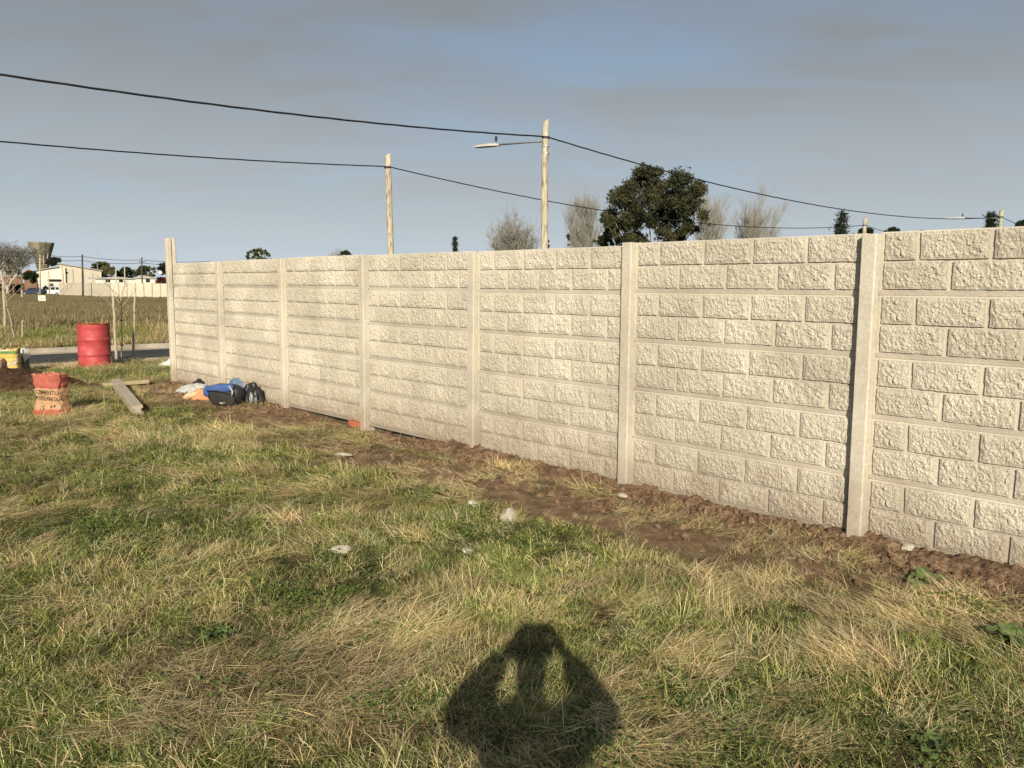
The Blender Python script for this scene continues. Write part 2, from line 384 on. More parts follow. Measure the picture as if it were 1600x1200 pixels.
def h_section(w=0.10, y0=-0.098, y1=0.055, s0=-0.026, s1=0.018, sd=0.022, c=0.008):
    x = w/2
    return [(-x+c,y0),(x-c,y0),(x,y0+c),(x,s0),(x-sd,s0+0.003),(x-sd,s1-0.003),(x,s1),(x,y1-c),(x-c,y1),(-x+c,y1),(-x,y1-c),(-x,s1),(-x+sd,s1-0.003),(-x+sd,s0+0.003),(-x,s0),(-x,y0+c)]
for i in range(9):
    top = 2.0 + max(BAYZ[max(0, i-1)], BAYZ[min(7, i)]) + (0.002 if i == 5 else -0.014)
    if i == 0: top = 2.405
    sec = h_section(); V = []; zs = list(np.linspace(-0.5, top, 60)); n_ = len(sec)
    ZS, QI = np.meshgrid(zs, np.arange(n_), indexing='ij'); SX = np.array([p[0] for p in sec])[None, :]; SY = np.array([p[1] for p in sec])[None, :]
    kk = 0.004*(fbm(ZS*7+QI*3.3, np.full_like(ZS, i*5.1), 1.0, 3)-0.5)       # arrises chipped and faces a little uneven, as cast
    ch = 0.006*np.maximum(0, fbm(ZS*11+QI*7.7, i*9.1+QI, 4.0, 3)-0.60)/0.2
    V = [tuple(p) for p in np.stack([SX*(1-ch*8)+kk, SY*(1-ch*3)+kk*0.6, ZS], -1).reshape(-1, 3)]
    Fq = [(j*n_+q, j*n_+(q+1) % n_, (j+1)*n_+(q+1) % n_, (j+1)*n_+q) for j in range(59) for q in range(n_)]+[tuple(59*n_+q for q in range(n_))]
    mb = MB(); mb.v = V; mb.f = Fq
    o = mb.build('post', M_POST, wall, loc=(i*BAY, 0, 0))
    o.rotation_euler = (rnd.uniform(-0.004, 0.004), rnd.uniform(-0.005, 0.005), 0)
    if i == 0: o['label'] = 'taller end post with an open slot'

# loose soil heaped along the foot of the wall
def soil_heap():
    na, nd = 760, 74; a = np.linspace(6.6, 15.6, na); d = np.linspace(0.02, 1.0, nd); A, D = np.meshgrid(a, d)
    X = P0[0]+WU[0]*A+WN[0]*D; Y = P0[1]+WU[1]*A+WN[1]*D
    n1 = fbm(A*1.4, D*1.4, 4.0, 3); n2 = fbm(X*7, Y*7, 6.0, 4); n3 = np.abs(fbm(X*19, Y*19, 2.0, 3)-0.5)*2; n4 = fbm(X*50, Y*50, 9.0, 2)
    wd = 0.12 + 0.46*n1; prof = np.clip(1-(D/wd), 0, 1)**0.8
    prof = prof*sstep(6.6, 7.4, A)
    lift = prof*(0.008+0.085*n1) + (0.015+0.9*prof)*0.06*(n2-0.45) + (0.2+prof)*0.050*(n3-0.35) + (0.4+0.6*prof)*0.028*(n4-0.5)
    Z = H(X, Y) + lift - 0.028*(1-sstep(0.0, 0.25, prof)) - 0.06*sstep(0.75, 1.0, D)
    return np_mesh('soil_heap', np.stack([X.ravel(), Y.ravel(), Z.ravel()], 1), grid_faces(na, nd), True)
M_SOIL = mat('loose_soil', [(0.105, 0.064, 0.040), (0.21, 0.134, 0.085), (0.34, 0.23, 0.148)], 8, 0.97, 0.03, 70, 0.4, 60, world=True, spec=0.08, detail=8)
M_SOILD = mat('dark_soil', [(0.035, 0.020, 0.013), (0.07, 0.041, 0.026), (0.11, 0.068, 0.042)], 10, 0.97, 0.012, 60, 0.3, 45, world=True, spec=0.08, detail=8)
stuff(link('soil_heap', soil_heap(), M_SOIL), 'loose brown soil heaped along the foot of the concrete wall', 'soil')
def blob(name, m, loc, rx, ry, h, seed, parent=None, n=34, fold=0.25, sharp=5.0, rz=0.0, smooth=True, flat_top=2.0):
    """a heap or crumpled cloth: a closed dome over an uneven outline, folded by noise"""
    V, Fc = [], []; nr = n//2; nt_ = n*2
    for i in range(nr+1):
        t = i/nr
        for k in range(nt_):
            w = 2*math.pi*k/nt_; V.append((t, w))
    T = np.array([v[0] for v in V]); Wn = np.array([v[1] for v in V])
    ox, oy = np.cos(Wn), np.sin(Wn)
    rim = 0.72 + 0.55*fbm(ox*1.6+seed, oy*1.6, seed, 3)
    X = ox*T*rim*rx; Y = oy*T*rim*ry
    z = np.clip(1-T**flat_top, 0, 1)**0.6
    f1 = np.abs(fbm(X*sharp+seed*2, Y*sharp, seed, 3)-0.5)*2; f2 = fbm(X*sharp*3, Y*sharp*3, seed+5, 3)-0.5
    Z = h*z*(1-fold+fold*2*(0.7-f1)) + h*fold*0.5*f2*(0.3+z) + 0.002
    Z = np.where(T >= 0.999, -0.05, Z)
    Fc = [(i*nt_+k, i*nt_+(k+1) % nt_, (i+1)*nt_+(k+1) % nt_, (i+1)*nt_+k) for i in range(nr) for k in range(nt_)]
    me = np_mesh(name, np.stack([X, Y, Z], 1), Fc, smooth)
    bm = bmesh.new(); bm.from_mesh(me); bmesh.ops.remove_doubles(bm, verts=bm.verts[:], dist=1e-5); bmesh.ops.recalc_face_normals(bm, faces=bm.faces[:]); bm.to_mesh(me); bm.free()
    me.polygons.foreach_set('use_smooth', [smooth]*len(me.polygons))
    o = link(name, me, m, parent, loc); o.rotation_euler = (0, 0, rz); return o
def rock(name, m, loc, size, seed, squash=(1,1,0.6), rz=0.0, amp=0.35):
    bm = bmesh.new(); bmesh.ops.create_icosphere(bm, subdivisions=3, radius=1)
    C = np.array([v.co[:] for v in bm.verts])
    d = 1 + amp*(fbm(C[:,0]*1.3+seed, C[:,1]*1.3, C[:,2]*1.3+seed, 2)-0.5)*2 + 0.12*(fbm(C[:,0]*5+seed, C[:,1]*5, C[:,2]*5, 2)-0.5)
    # facets: clip by a few random planes
    r_ = np.random.default_rng(int(seed*10)); C2 = C*d[:, None]
    for _ in range(7):
        q = r_.normal(size=3); q /= np.linalg.norm(q); lim = r_.uniform(0.62, 0.85); ex = C2@q-lim; C2 = C2-np.outer(np.maximum(ex, 0), q)*0.9
    for v, c in zip(bm.verts, C2): v.co = Vector((c[0]*squash[0]*size, c[1]*squash[1]*size, c[2]*squash[2]*size))
    me = bpy.data.meshes.new(name); bm.to_mesh(me); bm.free()
    o = link(name, me, m, None, loc); o.rotation_euler = (0, 0, rz); return o
def gp(x, y):
    """where the ray of a photograph feature meets the terrain"""
    r = ray(x, y); P = Vector((0, 0, CAM_H)) + r*((0-CAM_H)/r.z)
    for _ in range(4): P = Vector((0, 0, CAM_H)) + r*((hz(P.x, P.y)-CAM_H)/r.z)
    return P

# ------------------------------------------------------------------ poles, street lamps and cables
M_POLE = mat('weathered_pole_wood', [(0.17, 0.13, 0.09), (0.40, 0.345, 0.255), (0.50, 0.44, 0.33), (0.60, 0.54, 0.42)], 3.5, 0.9, 0.012, 14, 0.35, 22, stretch=(5, 5, 0.9), spec=0.1)
M_POLEG = mat('greenish_pole_wood', [(0.30, 0.31, 0.20), (0.42, 0.43, 0.29)], 3.0, 0.9, 0.006, 30, 0.25, 25, stretch=(6, 6, 0.5), spec=0.1)
M_CABLE = flat('black_cable', (0.012, 0.012, 0.014), 0.6)
M_STEEL = flat('galvanised_steel', (0.40, 0.41, 0.42), 0.45, 0.5, 0.4)
M_LAMP = flat('lamp_housing', (0.52, 0.50, 0.45), 0.5)
M_DARK = flat('dark_metal', (0.03, 0.03, 0.032), 0.6)
def pole_xy(px, off):
    r = ray(px, 440); b = KF + RNR*off
    det = r.x*(-RD[1]) + RD[0]*r.y; t = (b[0]*(-RD[1]) + RD[0]*b[1])/det
    return r.x*t, r.y*t
def wood_pole(px, ytop, off, r0, r1, label, m=M_POLE, lean=(0, 0), seed=1):
    x, y = pole_xy(px, off); z0 = hz(x, y); top = at(px, ytop, y).z
    e = tag(empty('utility_pole', (x, y, z0)), label, 'utility pole', 'wooden poles along the street')
    hgt = top-z0; pts, rr = [], []
    for i in range(15):
        t = i/14; pts.append((lean[0]*(1-t)+0.02*math.sin(t*5+seed), lean[1]*(1-t)+0.02*math.cos(t*4+seed), -0.6+(hgt+0.6)*t)); rr.append(r0+(r1-r0)*t+0.006*math.sin(i*2.1+seed))
    mb = MB().tube(pts, rr, 14); mb.v = [(a, b, c if c < hgt-0.01 else c+0.06*(a+r1)/r1) for a, b, c in mb.v]
    mb.build('shaft', m, e, True)
    return e, Vector((x, y, top))
def clamp(e, z, r):
    o = MB().lathe([(r, -0.03), (r+0.012, -0.03), (r+0.012, 0.03), (r, 0.03)], 16).build('cable_clamp', M_DARK, e, loc=(0, 0, z)); return o
def street_lamp(base, arm, zoff, label, seed, flip=1):
    """arm, luminaire and light sensor fixed to a pole; base = world point of the clamp"""
    e = tag(empty('street_lamp', base, math.atan2(-RNR[1], -RNR[0])), label, 'street lamp', 'street lamps on the poles')
    MB().tube([(0.13, 0, -0.35), (0.13, 0, -0.05), (0.17, 0, 0.02), (0.28, 0, 0.05), (arm-1.05, 0, 0.05+zoff*0.68)], [0.028]*5, 10).build('arm', M_STEEL, e, True)
    for z in (-0.33, -0.12): MB().lathe([(0.10, -0.02), (0.118, -0.02), (0.118, 0.02), (0.10, 0.02)], 14).build('bracket_band', M_STEEL, e, loc=(0, 0, z))
    h = MB(); L0, L1 = arm-1.15, arm
    for j, (t, w, hh) in enumerate(((0, 0.05, 0.05), (0.12, 0.09, 0.07), (0.35, 0.15, 0.075), (0.8, 0.15, 0.06), (1, 0.11, 0.035))): pass
    st = [(0, 0.05, 0.05), (0.12, 0.09, 0.07), (0.35, 0.15, 0.075), (0.8, 0.15, 0.06), (1, 0.11, 0.035)]
    V = []
    for t, w, hh in st:
        x = L0+(L1-L0)*t; z = 0.05+zoff*(0.66+0.34*t)
        V += [(x, -w, z-0.035), (x, w, z-0.035), (x, w*0.8, z+hh-0.03), (x, -w*0.8, z+hh-0.03)]
    Fq = [(i*4+k, i*4+(k+1) % 4, (i+1)*4+(k+1) % 4, (i+1)*4+k) for i in range(4) for k in range(4)] + [(3, 2, 1, 0), (16, 17, 18, 19)]
    h.add(V, Fq).build('luminaire', M_LAMP, e)
    MB().lathe([(0.001, 0.13), (0.035, 0.125), (0.042, 0.10), (0.042, 0.0), (0.02, -0.02), (0.02, -0.06)], 12).build('light_sensor', M_DARK, e, True, loc=(L0+0.16, 0, 0.05+zoff*0.7+0.14))
    return e
pA, tA = wood_pole(850.5, 192, 5.4, 0.118, 0.095, 'tall pale wooden pole with street lamp arm behind the wall', seed=1)
pB, tB = wood_pole(607.5, 245, -1.0, 0.12, 0.10, 'pale wooden pole without a lamp rising behind the wall', lean=(0.22, 0), seed=2)
pC, tC = wood_pole(1556.5, 330, 5.4, 0.14, 0.12, 'distant greenish wooden pole at the right end of the wall', M_POLEG, seed=3)
pD, tD = wood_pole(1346, 342, -1.0, 0.14, 0.12, 'small distant wooden pole behind the wall near dark conifer', seed=4)
for e, t, dz in ((pA, tA, 0.42), (pB, tB, 0.35), (pC, tC, 0.35), (pD, tD, 0.4)): clamp(e, t.z-e.location.z-dz, 0.105 if e in (pA, pB) else 0.13)
street_lamp((tA.x, tA.y, tA.z-0.55), 3.2, 0.18, 'grey street lamp on a long arm at the tall pole', 1)
street_lamp((tC.x, tC.y, tC.z-0.45), 3.2, 0.16, 'distant street lamp on the pole at far right', 2)
def cable(p0, p1, sag, label, r=0.028, n=40):
    p0, p1 = Vector(p0), Vector(p1); mb = MB(); pts = []
    for i in range(n+1):
        t = i/n; p = p0.lerp(p1, t); p.z -= sag*4*t*(1-t); pts.append(p)
    # a bundle of twisted conductors
    for k in range(3):
        q = []
        for i in range(n*6+1):
            t = i/(n*6); p = p0.lerp(p1, t); p.z -= sag*4*t*(1-t); w = t*(p1-p0).length*2.2+k*2.094
            q.append(p+Vector((-RD[1]*math.cos(w), RD[0]*math.cos(w), math.sin(w)))*r*0.42)
        mb.tube(q, r*0.46, 5)
    return tag(mb.build('overhead_cable', M_CABLE, None, True), label, 'cable', 'twisted overhead cables')
def along(t, d, z): return (t.x+RD[0]*d, t.y+RD[1]*d, z)
cable(along(tA, -29, 6.05), along(tA, -0.1, tA.z-0.40), 0.62, 'upper black cable running left from the tall lamp pole')
cable(along(tA, 0.1, tA.z-0.40), (tC.x-0.1, tC.y, tC.z-0.35), 0.88, 'black cable sagging from lamp pole to far right pole', r=0.026)
cable(along(tB, -29, 5.55), along(tB, -0.1, tB.z-0.33), 0.50, 'lower black cable running left from the shorter pole', r=0.024)
cable(along(tB, 0.1, tB.z-0.33), (tD.x-0.1, tD.y, tD.z-0.40), 0.86, 'black cable crossing behind lamp pole to small far pole', r=0.024)
cable(along(tC, 0.1, tC.z-0.35), along(tC, 38, 5.6), 0.8, 'black cable leaving the far right pole to the right', r=0.024)
cable(along(tD, 0.1, tD.z-0.40), along(tD, 38, 5.2), 0.8, 'black cable leaving the small far pole to the right', r=0.022)

# ------------------------------------------------------------------ things on the lawn
M_RED = mat('red_drum_paint', [(0.24, 0.05, 0.035), (0.40, 0.055, 0.058), (0.45, 0.065, 0.07), (0.52, 0.12, 0.115)], 5, 0.55, 0.004, 7, 0.14, 30, spec=0.35)
M_RUST = mat('rust', [(0.10, 0.035, 0.018), (0.24, 0.09, 0.035), (0.42, 0.20, 0.07)], 9, 0.9, 0.002, 60, 0.3, 50)
def drum():
    c = gp(149, 574); e = tag(empty('oil_drum', c), 'red ribbed steel drum with open rusty top by the road', 'drum'); R = 0.295; Ht = 0.87
    pr = [(R-0.02, -0.04), (R, -0.03), (R, 0.02)]
    def ribs(z0, n, p, a):
        for i in range(n): pr.extend([(R, z0+i*p), (R-a, z0+i*p+p*0.5)])
    ribs(0.05, 6, 0.027, 0.006)
    pr += [(R, 0.245), (R+0.011, 0.262), (R+0.011, 0.272), (R, 0.29)]
    pr += [(R, 0.53), (R+0.011, 0.548), (R+0.011, 0.558), (R, 0.576)]
    ribs(0.60, 5, 0.027, 0.006)
    pr += [(R, 0.75), (R, Ht-0.015)]
    MB().lathe(pr, 56).build('body', M_RED, e, True)
    MB().lathe([(R-0.012, 0.0), (R-0.012, Ht-0.01)], 56).build('lining', M_RUST, e, True)
    MB().lathe([(R-0.014, Ht-0.02), (R-0.014, Ht), (R-0.006, Ht+0.006), (R+0.006, Ht+0.004), (R+0.008, Ht-0.012), (R, Ht-0.02)], 56).build('rim', M_RUST, e, True)
    o = MB(); o.lathe([(0.001, 0.62), (R-0.013, 0.60)], 40); o.build('fill', M_SOILD, e)
    for (x, y, dx, dy, L_) in ((0.05, 0.12, 0.05, 0.1, 0.45), (-0.1, 0.1, -0.12, 0.02, 0.40), (0.16, 0.02, 0.1, -0.02, 0.36)):
        MB().tube([(x, y, 0.58), (x+dx*0.5, y+dy*0.5, 0.58+L_*0.55), (x+dx, y+dy, 0.58+L_)], [0.010, 0.008, 0.004], 6).build('stick', M_WOOD, e)
M_WOOD = mat('old_timber', [(0.26, 0.21, 0.15), (0.40, 0.33, 0.24), (0.50, 0.43, 0.32)], 4, 0.9, 0.002, 60, 0.25, 40, stretch=(1, 8, 8), spec=0.1)
M_STAKE = mat('stake_wood', [(0.27, 0.22, 0.15), (0.40, 0.33, 0.23), (0.48, 0.40, 0.29)], 5, 0.9, 0.002, 60, 0.25, 40, stretch=(8, 8, 1), spec=0.1)
drum()

def bag_mesh(w, d, h, seed, waist=0.10, wr=0.012, flare=0.10, nz=46, nt_=96, lean=0.0):
    """open paper sack: rounded-box section, slumped foot, wrinkled skin; returns V, faces and a front-surface function"""
    def surf(w_, z):
        t = z/h; k = 1-waist*np.exp(-((t-0.55)/0.22)**2)+flare*(1-sstep(0.0, 0.35, t))
        c, s = np.cos(w_), np.sin(w_); p = 0.42
        x = np.sign(c)*np.abs(c)**p*w/2*k; y = np.sign(s)*np.abs(s)**p*d/2*k*(1.0+0.10*np.exp(-((t-0.2)/0.2)**2))
        wr_ = wr*((np.abs(fbm(x*9+seed, z*13, y*9, 3)-0.5)*2-0.3)*1.6 + (fbm(x*24, z*9+seed, y*24, 3)-0.5)*1.2)
        fold = -0.010*np.exp(-((z-h*0.42-0.03*np.sin(x*9+seed))/0.018)**2) - 0.008*np.exp(-((z-h*0.70-0.02*x)/0.014)**2)
        n = np.sqrt(x*x+y*y)+1e-6
        return x+(wr_+fold)*x/n+lean*t, y+(wr_+fold)*y/n
    return surf
def bag_obj(name, surf, h, m, parent, nz=52, nt_=110, top_jag=0.02, seed=1.0):
    w_ = np.linspace(0, 2*np.pi, nt_, endpoint=False); V = []
    jag = top_jag*(fbm(np.cos(w_)*3+seed, np.sin(w_)*3, seed, 4)-0.5)*2
    for i in range(nz+1):
        z = np.full(nt_, h*i/nz) + jag*(i/nz)**4; x, y = surf(w_, z); V.append(np.stack([x, y, z-0.015], 1))
    # a folded-in mouth
    for q, dz in ((0.90, 0.012), (0.72, -0.01), (0.55, -0.05), (0.30, -0.07), (0.02, -0.075)):
        z = np.full(nt_, h)+jag; x, y = surf(w_, z); cr = 0.030*(fbm(x*14*q+seed, y*14*q, seed+q*9, 3)-0.5)*2
        V.append(np.stack([x*q, y*q, z+dz+cr-0.015], 1))
    V = np.concatenate(V); n = nz+6
    Fc = [(i*nt_+k, i*nt_+(k+1) % nt_, (i+1)*nt_+(k+1) % nt_, (i+1)*nt_+k) for i in range(n-1) for k in range(nt_)]
    return link(name, np_mesh(name, V, Fc, True), m, parent)
def banded_paper(name, bands, rough=0.85):
    """printed paper: constant colour bands up the sack, ragged a little by noise"""
    m = bpy.data.materials.new(name); m.use_nodes = True; N = m.node_tree.nodes; L = m.node_tree.links; b = N['Principled BSDF']; b.inputs['Roughness'].default_value = rough; b.inputs['Specular IOR Level'].default_value = 0.2
    t = N.new('ShaderNodeTexCoord'); s = N.new('ShaderNodeSeparateXYZ'); L.new(t.outputs['Object'], s.inputs[0])
    no = N.new('ShaderNodeTexNoise'); L.new(t.outputs['Object'], no.inputs[0]); no.inputs['Scale'].default_value = 14; no.inputs['Detail'].default_value = 4
    a = N.new('ShaderNodeMath'); a.operation = 'MULTIPLY_ADD'; L.new(no.outputs[0], a.inputs[0]); a.inputs[1].default_value = 0.03; L.new(s.outputs[2], a.inputs[2])
    r = N.new('ShaderNodeValToRGB'); r.color_ramp.interpolation = 'CONSTANT'; L.new(a.outputs[0], r.inputs[0]); e = r.color_ramp.elements
    while len(e) < len(bands): e.new(0.5)
    for i, (p, c) in enumerate(bands): e[i].position = p; e[i].color = (*c, 1)
    n2 = N.new('ShaderNodeTexNoise'); L.new(t.outputs['Object'], n2.inputs[0]); n2.inputs['Scale'].default_value = 22; n2.inputs['Detail'].default_value = 6
    mr = N.new('ShaderNodeMapRange'); L.new(n2.outputs[0], mr.inputs[0]); mr.inputs[1].default_value = 0.3; mr.inputs[2].default_value = 0.7; mr.inputs[3].default_value = 0.78; mr.inputs[4].default_value = 1.15
    mx = N.new('ShaderNodeMix'); mx.data_type = 'RGBA'; mx.blend_type = 'MULTIPLY'; mx.inputs[0].default_value = 1; L.new(r.outputs[0], mx.inputs[6]); L.new(mr.outputs[0], mx.inputs[7]); L.new(mx.outputs[2], b.inputs['Base Color'])
    return m
KRAFT = (0.44, 0.265, 0.15); BRED = (0.40, 0.115, 0.085)
M_CEM = banded_paper('printed_cement_paper', [(0.0, BRED), (0.098, KRAFT), (0.295, KRAFT), (0.36, BRED), (0.535, KRAFT)])
M_INK = flat('black_ink', (0.055, 0.042, 0.034), 0.8, 0.1)
def text_on(surf, body, size, z0, parent, m, name='lettering', xc=0.0, off=0.003, sx=1.0, tilt=0.0, bold=0.012):
    cu = bpy.data.curves.new('t', 'FONT'); cu.body = body; cu.size = size; cu.align_x = 'CENTER'; cu.offset = bold*size; cu.resolution_u = 3
    to = bpy.data.objects.new('t', cu); me = bpy.data.meshes.new_from_object(to); bpy.data.objects.remove(to)
    co = np.zeros(len(me.vertices)*3); me.vertices.foreach_get('co', co); co = co.reshape(-1, 3)
    V = []
    ws = np.linspace(np.pi*1.03, np.pi*1.97, 600)
    for x, z, _ in co:
        zz_ = z0+z+tilt*x; xs, ys = surf(ws, np.full(600, zz_)); tx = xc+x*sx; j = int(np.argmin(np.abs(xs-tx))); V.append((tx, ys[j]-off, zz_-0.015))
    for v, c in zip(me.vertices, V): v.co = c
    me.name = name; me.update(); me.materials.clear()
    return link(name, me, m, parent)
def cement_bag():
    c = gp(85, 648); e = tag(empty('cement_sack', c, RAD(-8)), 'open red and brown paper cement sack standing on the grass', 'sack')
    s = bag_mesh(0.385, 0.25, 0.53, 2.3, waist=0.10, flare=0.13, wr=0.019, lean=-0.03); bag_obj('paper_body', s, 0.53, M_CEM, e, seed=4.0, top_jag=0.025)
    text_on(s, 'CEMENTO', 0.074, 0.287, e, M_INK, xc=0.0, sx=0.86, tilt=-0.05)
    text_on(s, 'AVELLANEDA', 0.070, 0.212, e, M_INK, xc=0.01, sx=0.74, tilt=-0.05)
    s2 = s
    for x, z, k in ((-0.045, 0.125, 0.03), (0.07, 0.14, 0.016), (0.11, 0.15, 0.018)):
        ws = np.linspace(np.pi*1.03, np.pi*1.97, 600); V = []
        for dx, dz in ((-k, -k*0.8), (k, -k*0.8), (0, k)):
            xs, ys = s(ws, np.full(600, z+dz)); j = int(np.argmin(np.abs(xs-(x+dx)))); V.append((x+dx, ys[j]-0.004, z+dz-0.015))
        MB().add(V, [(0, 1, 2)]).build('hazard_mark', M_INK, e, recalc=False)
cement_bag()
M_YEL = mat('printed_yellow_sack', [(0.52, 0.46, 0.38), (0.42, 0.34, 0.24), (0.58, 0.41, 0.08), (0.55, 0.40, 0.10), (0.40, 0.17, 0.10), (0.50, 0.44, 0.36)], 5.5, 0.6, 0.002, 30, 0.15, 30, spec=0.3, detail=2, pos=(0.36, 0.66))
M_GRN = flat('green_print', (0.10, 0.22, 0.07), 0.6)
M_PLAST = mat('white_plastic_film', [(0.60, 0.58, 0.52), (0.74, 0.72, 0.66)], 6, 0.45, 0.003, 25, 0.1, 20, spec=0.4)
M_SACKSIDE = mat('grey_green_sack', [(0.13, 0.13, 0.09), (0.20, 0.19, 0.13)], 8, 0.7, 0.003, 30, 0.2, 30)
def yellow_bag():
    c = gp(16, 588); e = tag(empty('printed_sack', c, RAD(14)), 'yellow and green printed sack with white film at left edge', 'sack')
    s = bag_mesh(0.36, 0.26, 0.50, 6.1, waist=0.03, flare=0.05); bag_obj('paper_body', s, 0.50, M_YEL, e, seed=9.0, top_jag=0.05)
    # green printed band near the mouth, following the skin
    ws = np.linspace(np.pi*1.05, np.pi*1.9, 60); V = []
    for z in (0.43, 0.452, 0.475):
        x, y = s(ws, np.full(60, z)); V += list(zip(x*1.012, y*1.012-0.002, np.full(60, z-0.012)))
    link('green_band', np_mesh('green_band', V, grid_faces(60, 3)), M_GRN, e)
    c2 = gp(34, 584); e2 = tag(empty('olive_sack', c2, RAD(-6)), 'dull olive sack topped by white plastic, beside the yellow sack', 'sack')
    s2 = bag_mesh(0.24, 0.22, 0.42, 8.1, waist=0.02, flare=0.05); bag_obj('sack_body', s2, 0.42, M_SACKSIDE, e2, seed=3.0)
    V = []; ws = np.linspace(0, 2*np.pi, 60, endpoint=False)
    for q, z in ((0.05, 0.50), (0.5, 0.49), (0.85, 0.47), (1.08, 0.42), (1.14, 0.34), (1.13, 0.27)):
        x, y = s2(ws, np.full(60, min(z, 0.42))); j = (0.05*np.maximum(0, q-0.8)/0.3)*np.sin(ws*5)+0.03*(fbm(np.cos(ws)*4, np.sin(ws)*4, q*3, 3)-0.5)
        hang = (0.10*np.maximum(0, q-1.0)/0.14)*(fbm(np.cos(ws)*2.5+4, np.sin(ws)*2.5, 1.0, 3)-0.6)*3
        V += list(zip(x*q, y*q, z+j-0.02-hang))
    Fc = [(i*60+k, i*60+(k+1) % 60, (i+1)*60+(k+1) % 60, (i+1)*60+k) for i in range(5) for k in range(60)]
    link('white_film', np_mesh('white_film', V, Fc), M_PLAST, e2)
    c3 = gp(-6, 590); e3 = tag(empty('paper_sack', c3, RAD(10)), 'pinkish brown sack cut by the left edge of the view', 'sack')
    s3 = bag_mesh(0.30, 0.25, 0.34, 4.4, waist=0.05, flare=0.10)
    bag_obj('paper_body', s3, 0.34, banded_paper('pinkish_paper', [(0.0, (0.36, 0.21, 0.14)), (0.12, (0.20, 0.11, 0.07)), (0.22, (0.45, 0.30, 0.22))]), e3, seed=7.0)
yellow_bag()
mo = gp(15, 607); tag(blob('soil_mound', M_SOILD, (mo.x, mo.y, mo.z-0.01), 1.15, 0.62, 0.30, 3.3, n=60, fold=0.35, sharp=4, flat_top=1.4, rz=0.1), 'dark freshly dug soil mound behind the cement sack', 'soil mound')
mo = gp(128, 606); tag(blob('soil_mound', M_SOILD, (mo.x, mo.y, mo.z-0.01), 0.42, 0.25, 0.09, 5.3, n=40, fold=0.35, sharp=6, flat_top=1.4), 'small low dark soil mound right of the cement sack', 'soil mound')

# concrete post lying on the grass, plank behind it
pa, pb = gp(182, 606), gp(216, 651); dv = pb-pa; ln = math.hypot(dv.x, dv.y)
o = MB().prism(h_section(0.125, -0.065, 0.065, -0.024, 0.024, 0.022, 0.006), 0, ln, 'x').build('concrete_post', M_POST, None)
o.location = (pa.x, pa.y, hz(pa.x, pa.y)+0.075); o.rotation_euler = (RAD(4), -math.asin((hz(pb.x, pb.y)-hz(pa.x, pa.y))/ln), math.atan2(dv.y, dv.x))
tag(o, 'spare grooved concrete post lying on the grass', 'concrete post')
pa, pb = gp(163, 606), gp(231, 601); dv = pb-pa; ln = math.hypot(dv.x, dv.y)
o = MB().box((0, -0.06, 0), (ln, 0.06, 0.05), 0.004).build('timber_plank', mat('pale_timber', [(0.42, 0.33, 0.20), (0.55, 0.45, 0.30)], 4, 0.85, 0.002, 50, 0.2, 30, stretch=(1, 8, 8)), None, loc=(pa.x, pa.y, max(hz(pa.x, pa.y), hz(pb.x, pb.y))+0.02)); o.rotation_euler = (0.05, 0, math.atan2(dv.y, dv.x))
tag(o, 'short pale timber plank lying beyond the concrete post', 'plank')

# bags and clothes at the foot of the wall
M_BLACK = mat('black_nylon', [(0.013, 0.013, 0.014), (0.022, 0.021, 0.021)], 9, 0.55, 0.0015, 60, 0.2, 60, spec=0.35)
M_GREY_F = mat('charcoal_nylon', [(0.020, 0.019, 0.018), (0.034, 0.031, 0.028)], 9, 0.7, 0.0015, 90, 0.2, 80, spec=0.2)
M_BLUE = mat('blue_nylon', [(0.035, 0.075, 0.22), (0.055, 0.105, 0.30)], 7, 0.5, 0.002, 40, 0.15, 40, spec=0.4)
M_BLUEC = mat('faded_blue_cloth', [(0.08, 0.13, 0.22), (0.14, 0.20, 0.30)], 7, 0.85, 0.003, 40, 0.15, 40)
M_ORANGE = mat('peach_cloth', [(0.50, 0.23, 0.11), (0.62, 0.32, 0.17)], 5, 0.9, 0.003, 40, 0.12, 40)
M_BEIGE = mat('beige_cloth', [(0.50, 0.38, 0.24), (0.60, 0.47, 0.31)], 5, 0.9, 0.003, 40, 0.12, 40)
M_GREYC = mat('pale_grey_cloth', [(0.36, 0.36, 0.36), (0.52, 0.52, 0.51)], 5, 0.9, 0.003, 40, 0.12, 40)
M_BIN = mat('black_plastic_film', [(0.010, 0.010, 0.011), (0.018, 0.018, 0.019)], 9, 0.36, 0.01, 16, 0.2, 40, spec=0.6)
M_WHITE = flat('white_print', (0.75, 0.75, 0.75), 0.6)
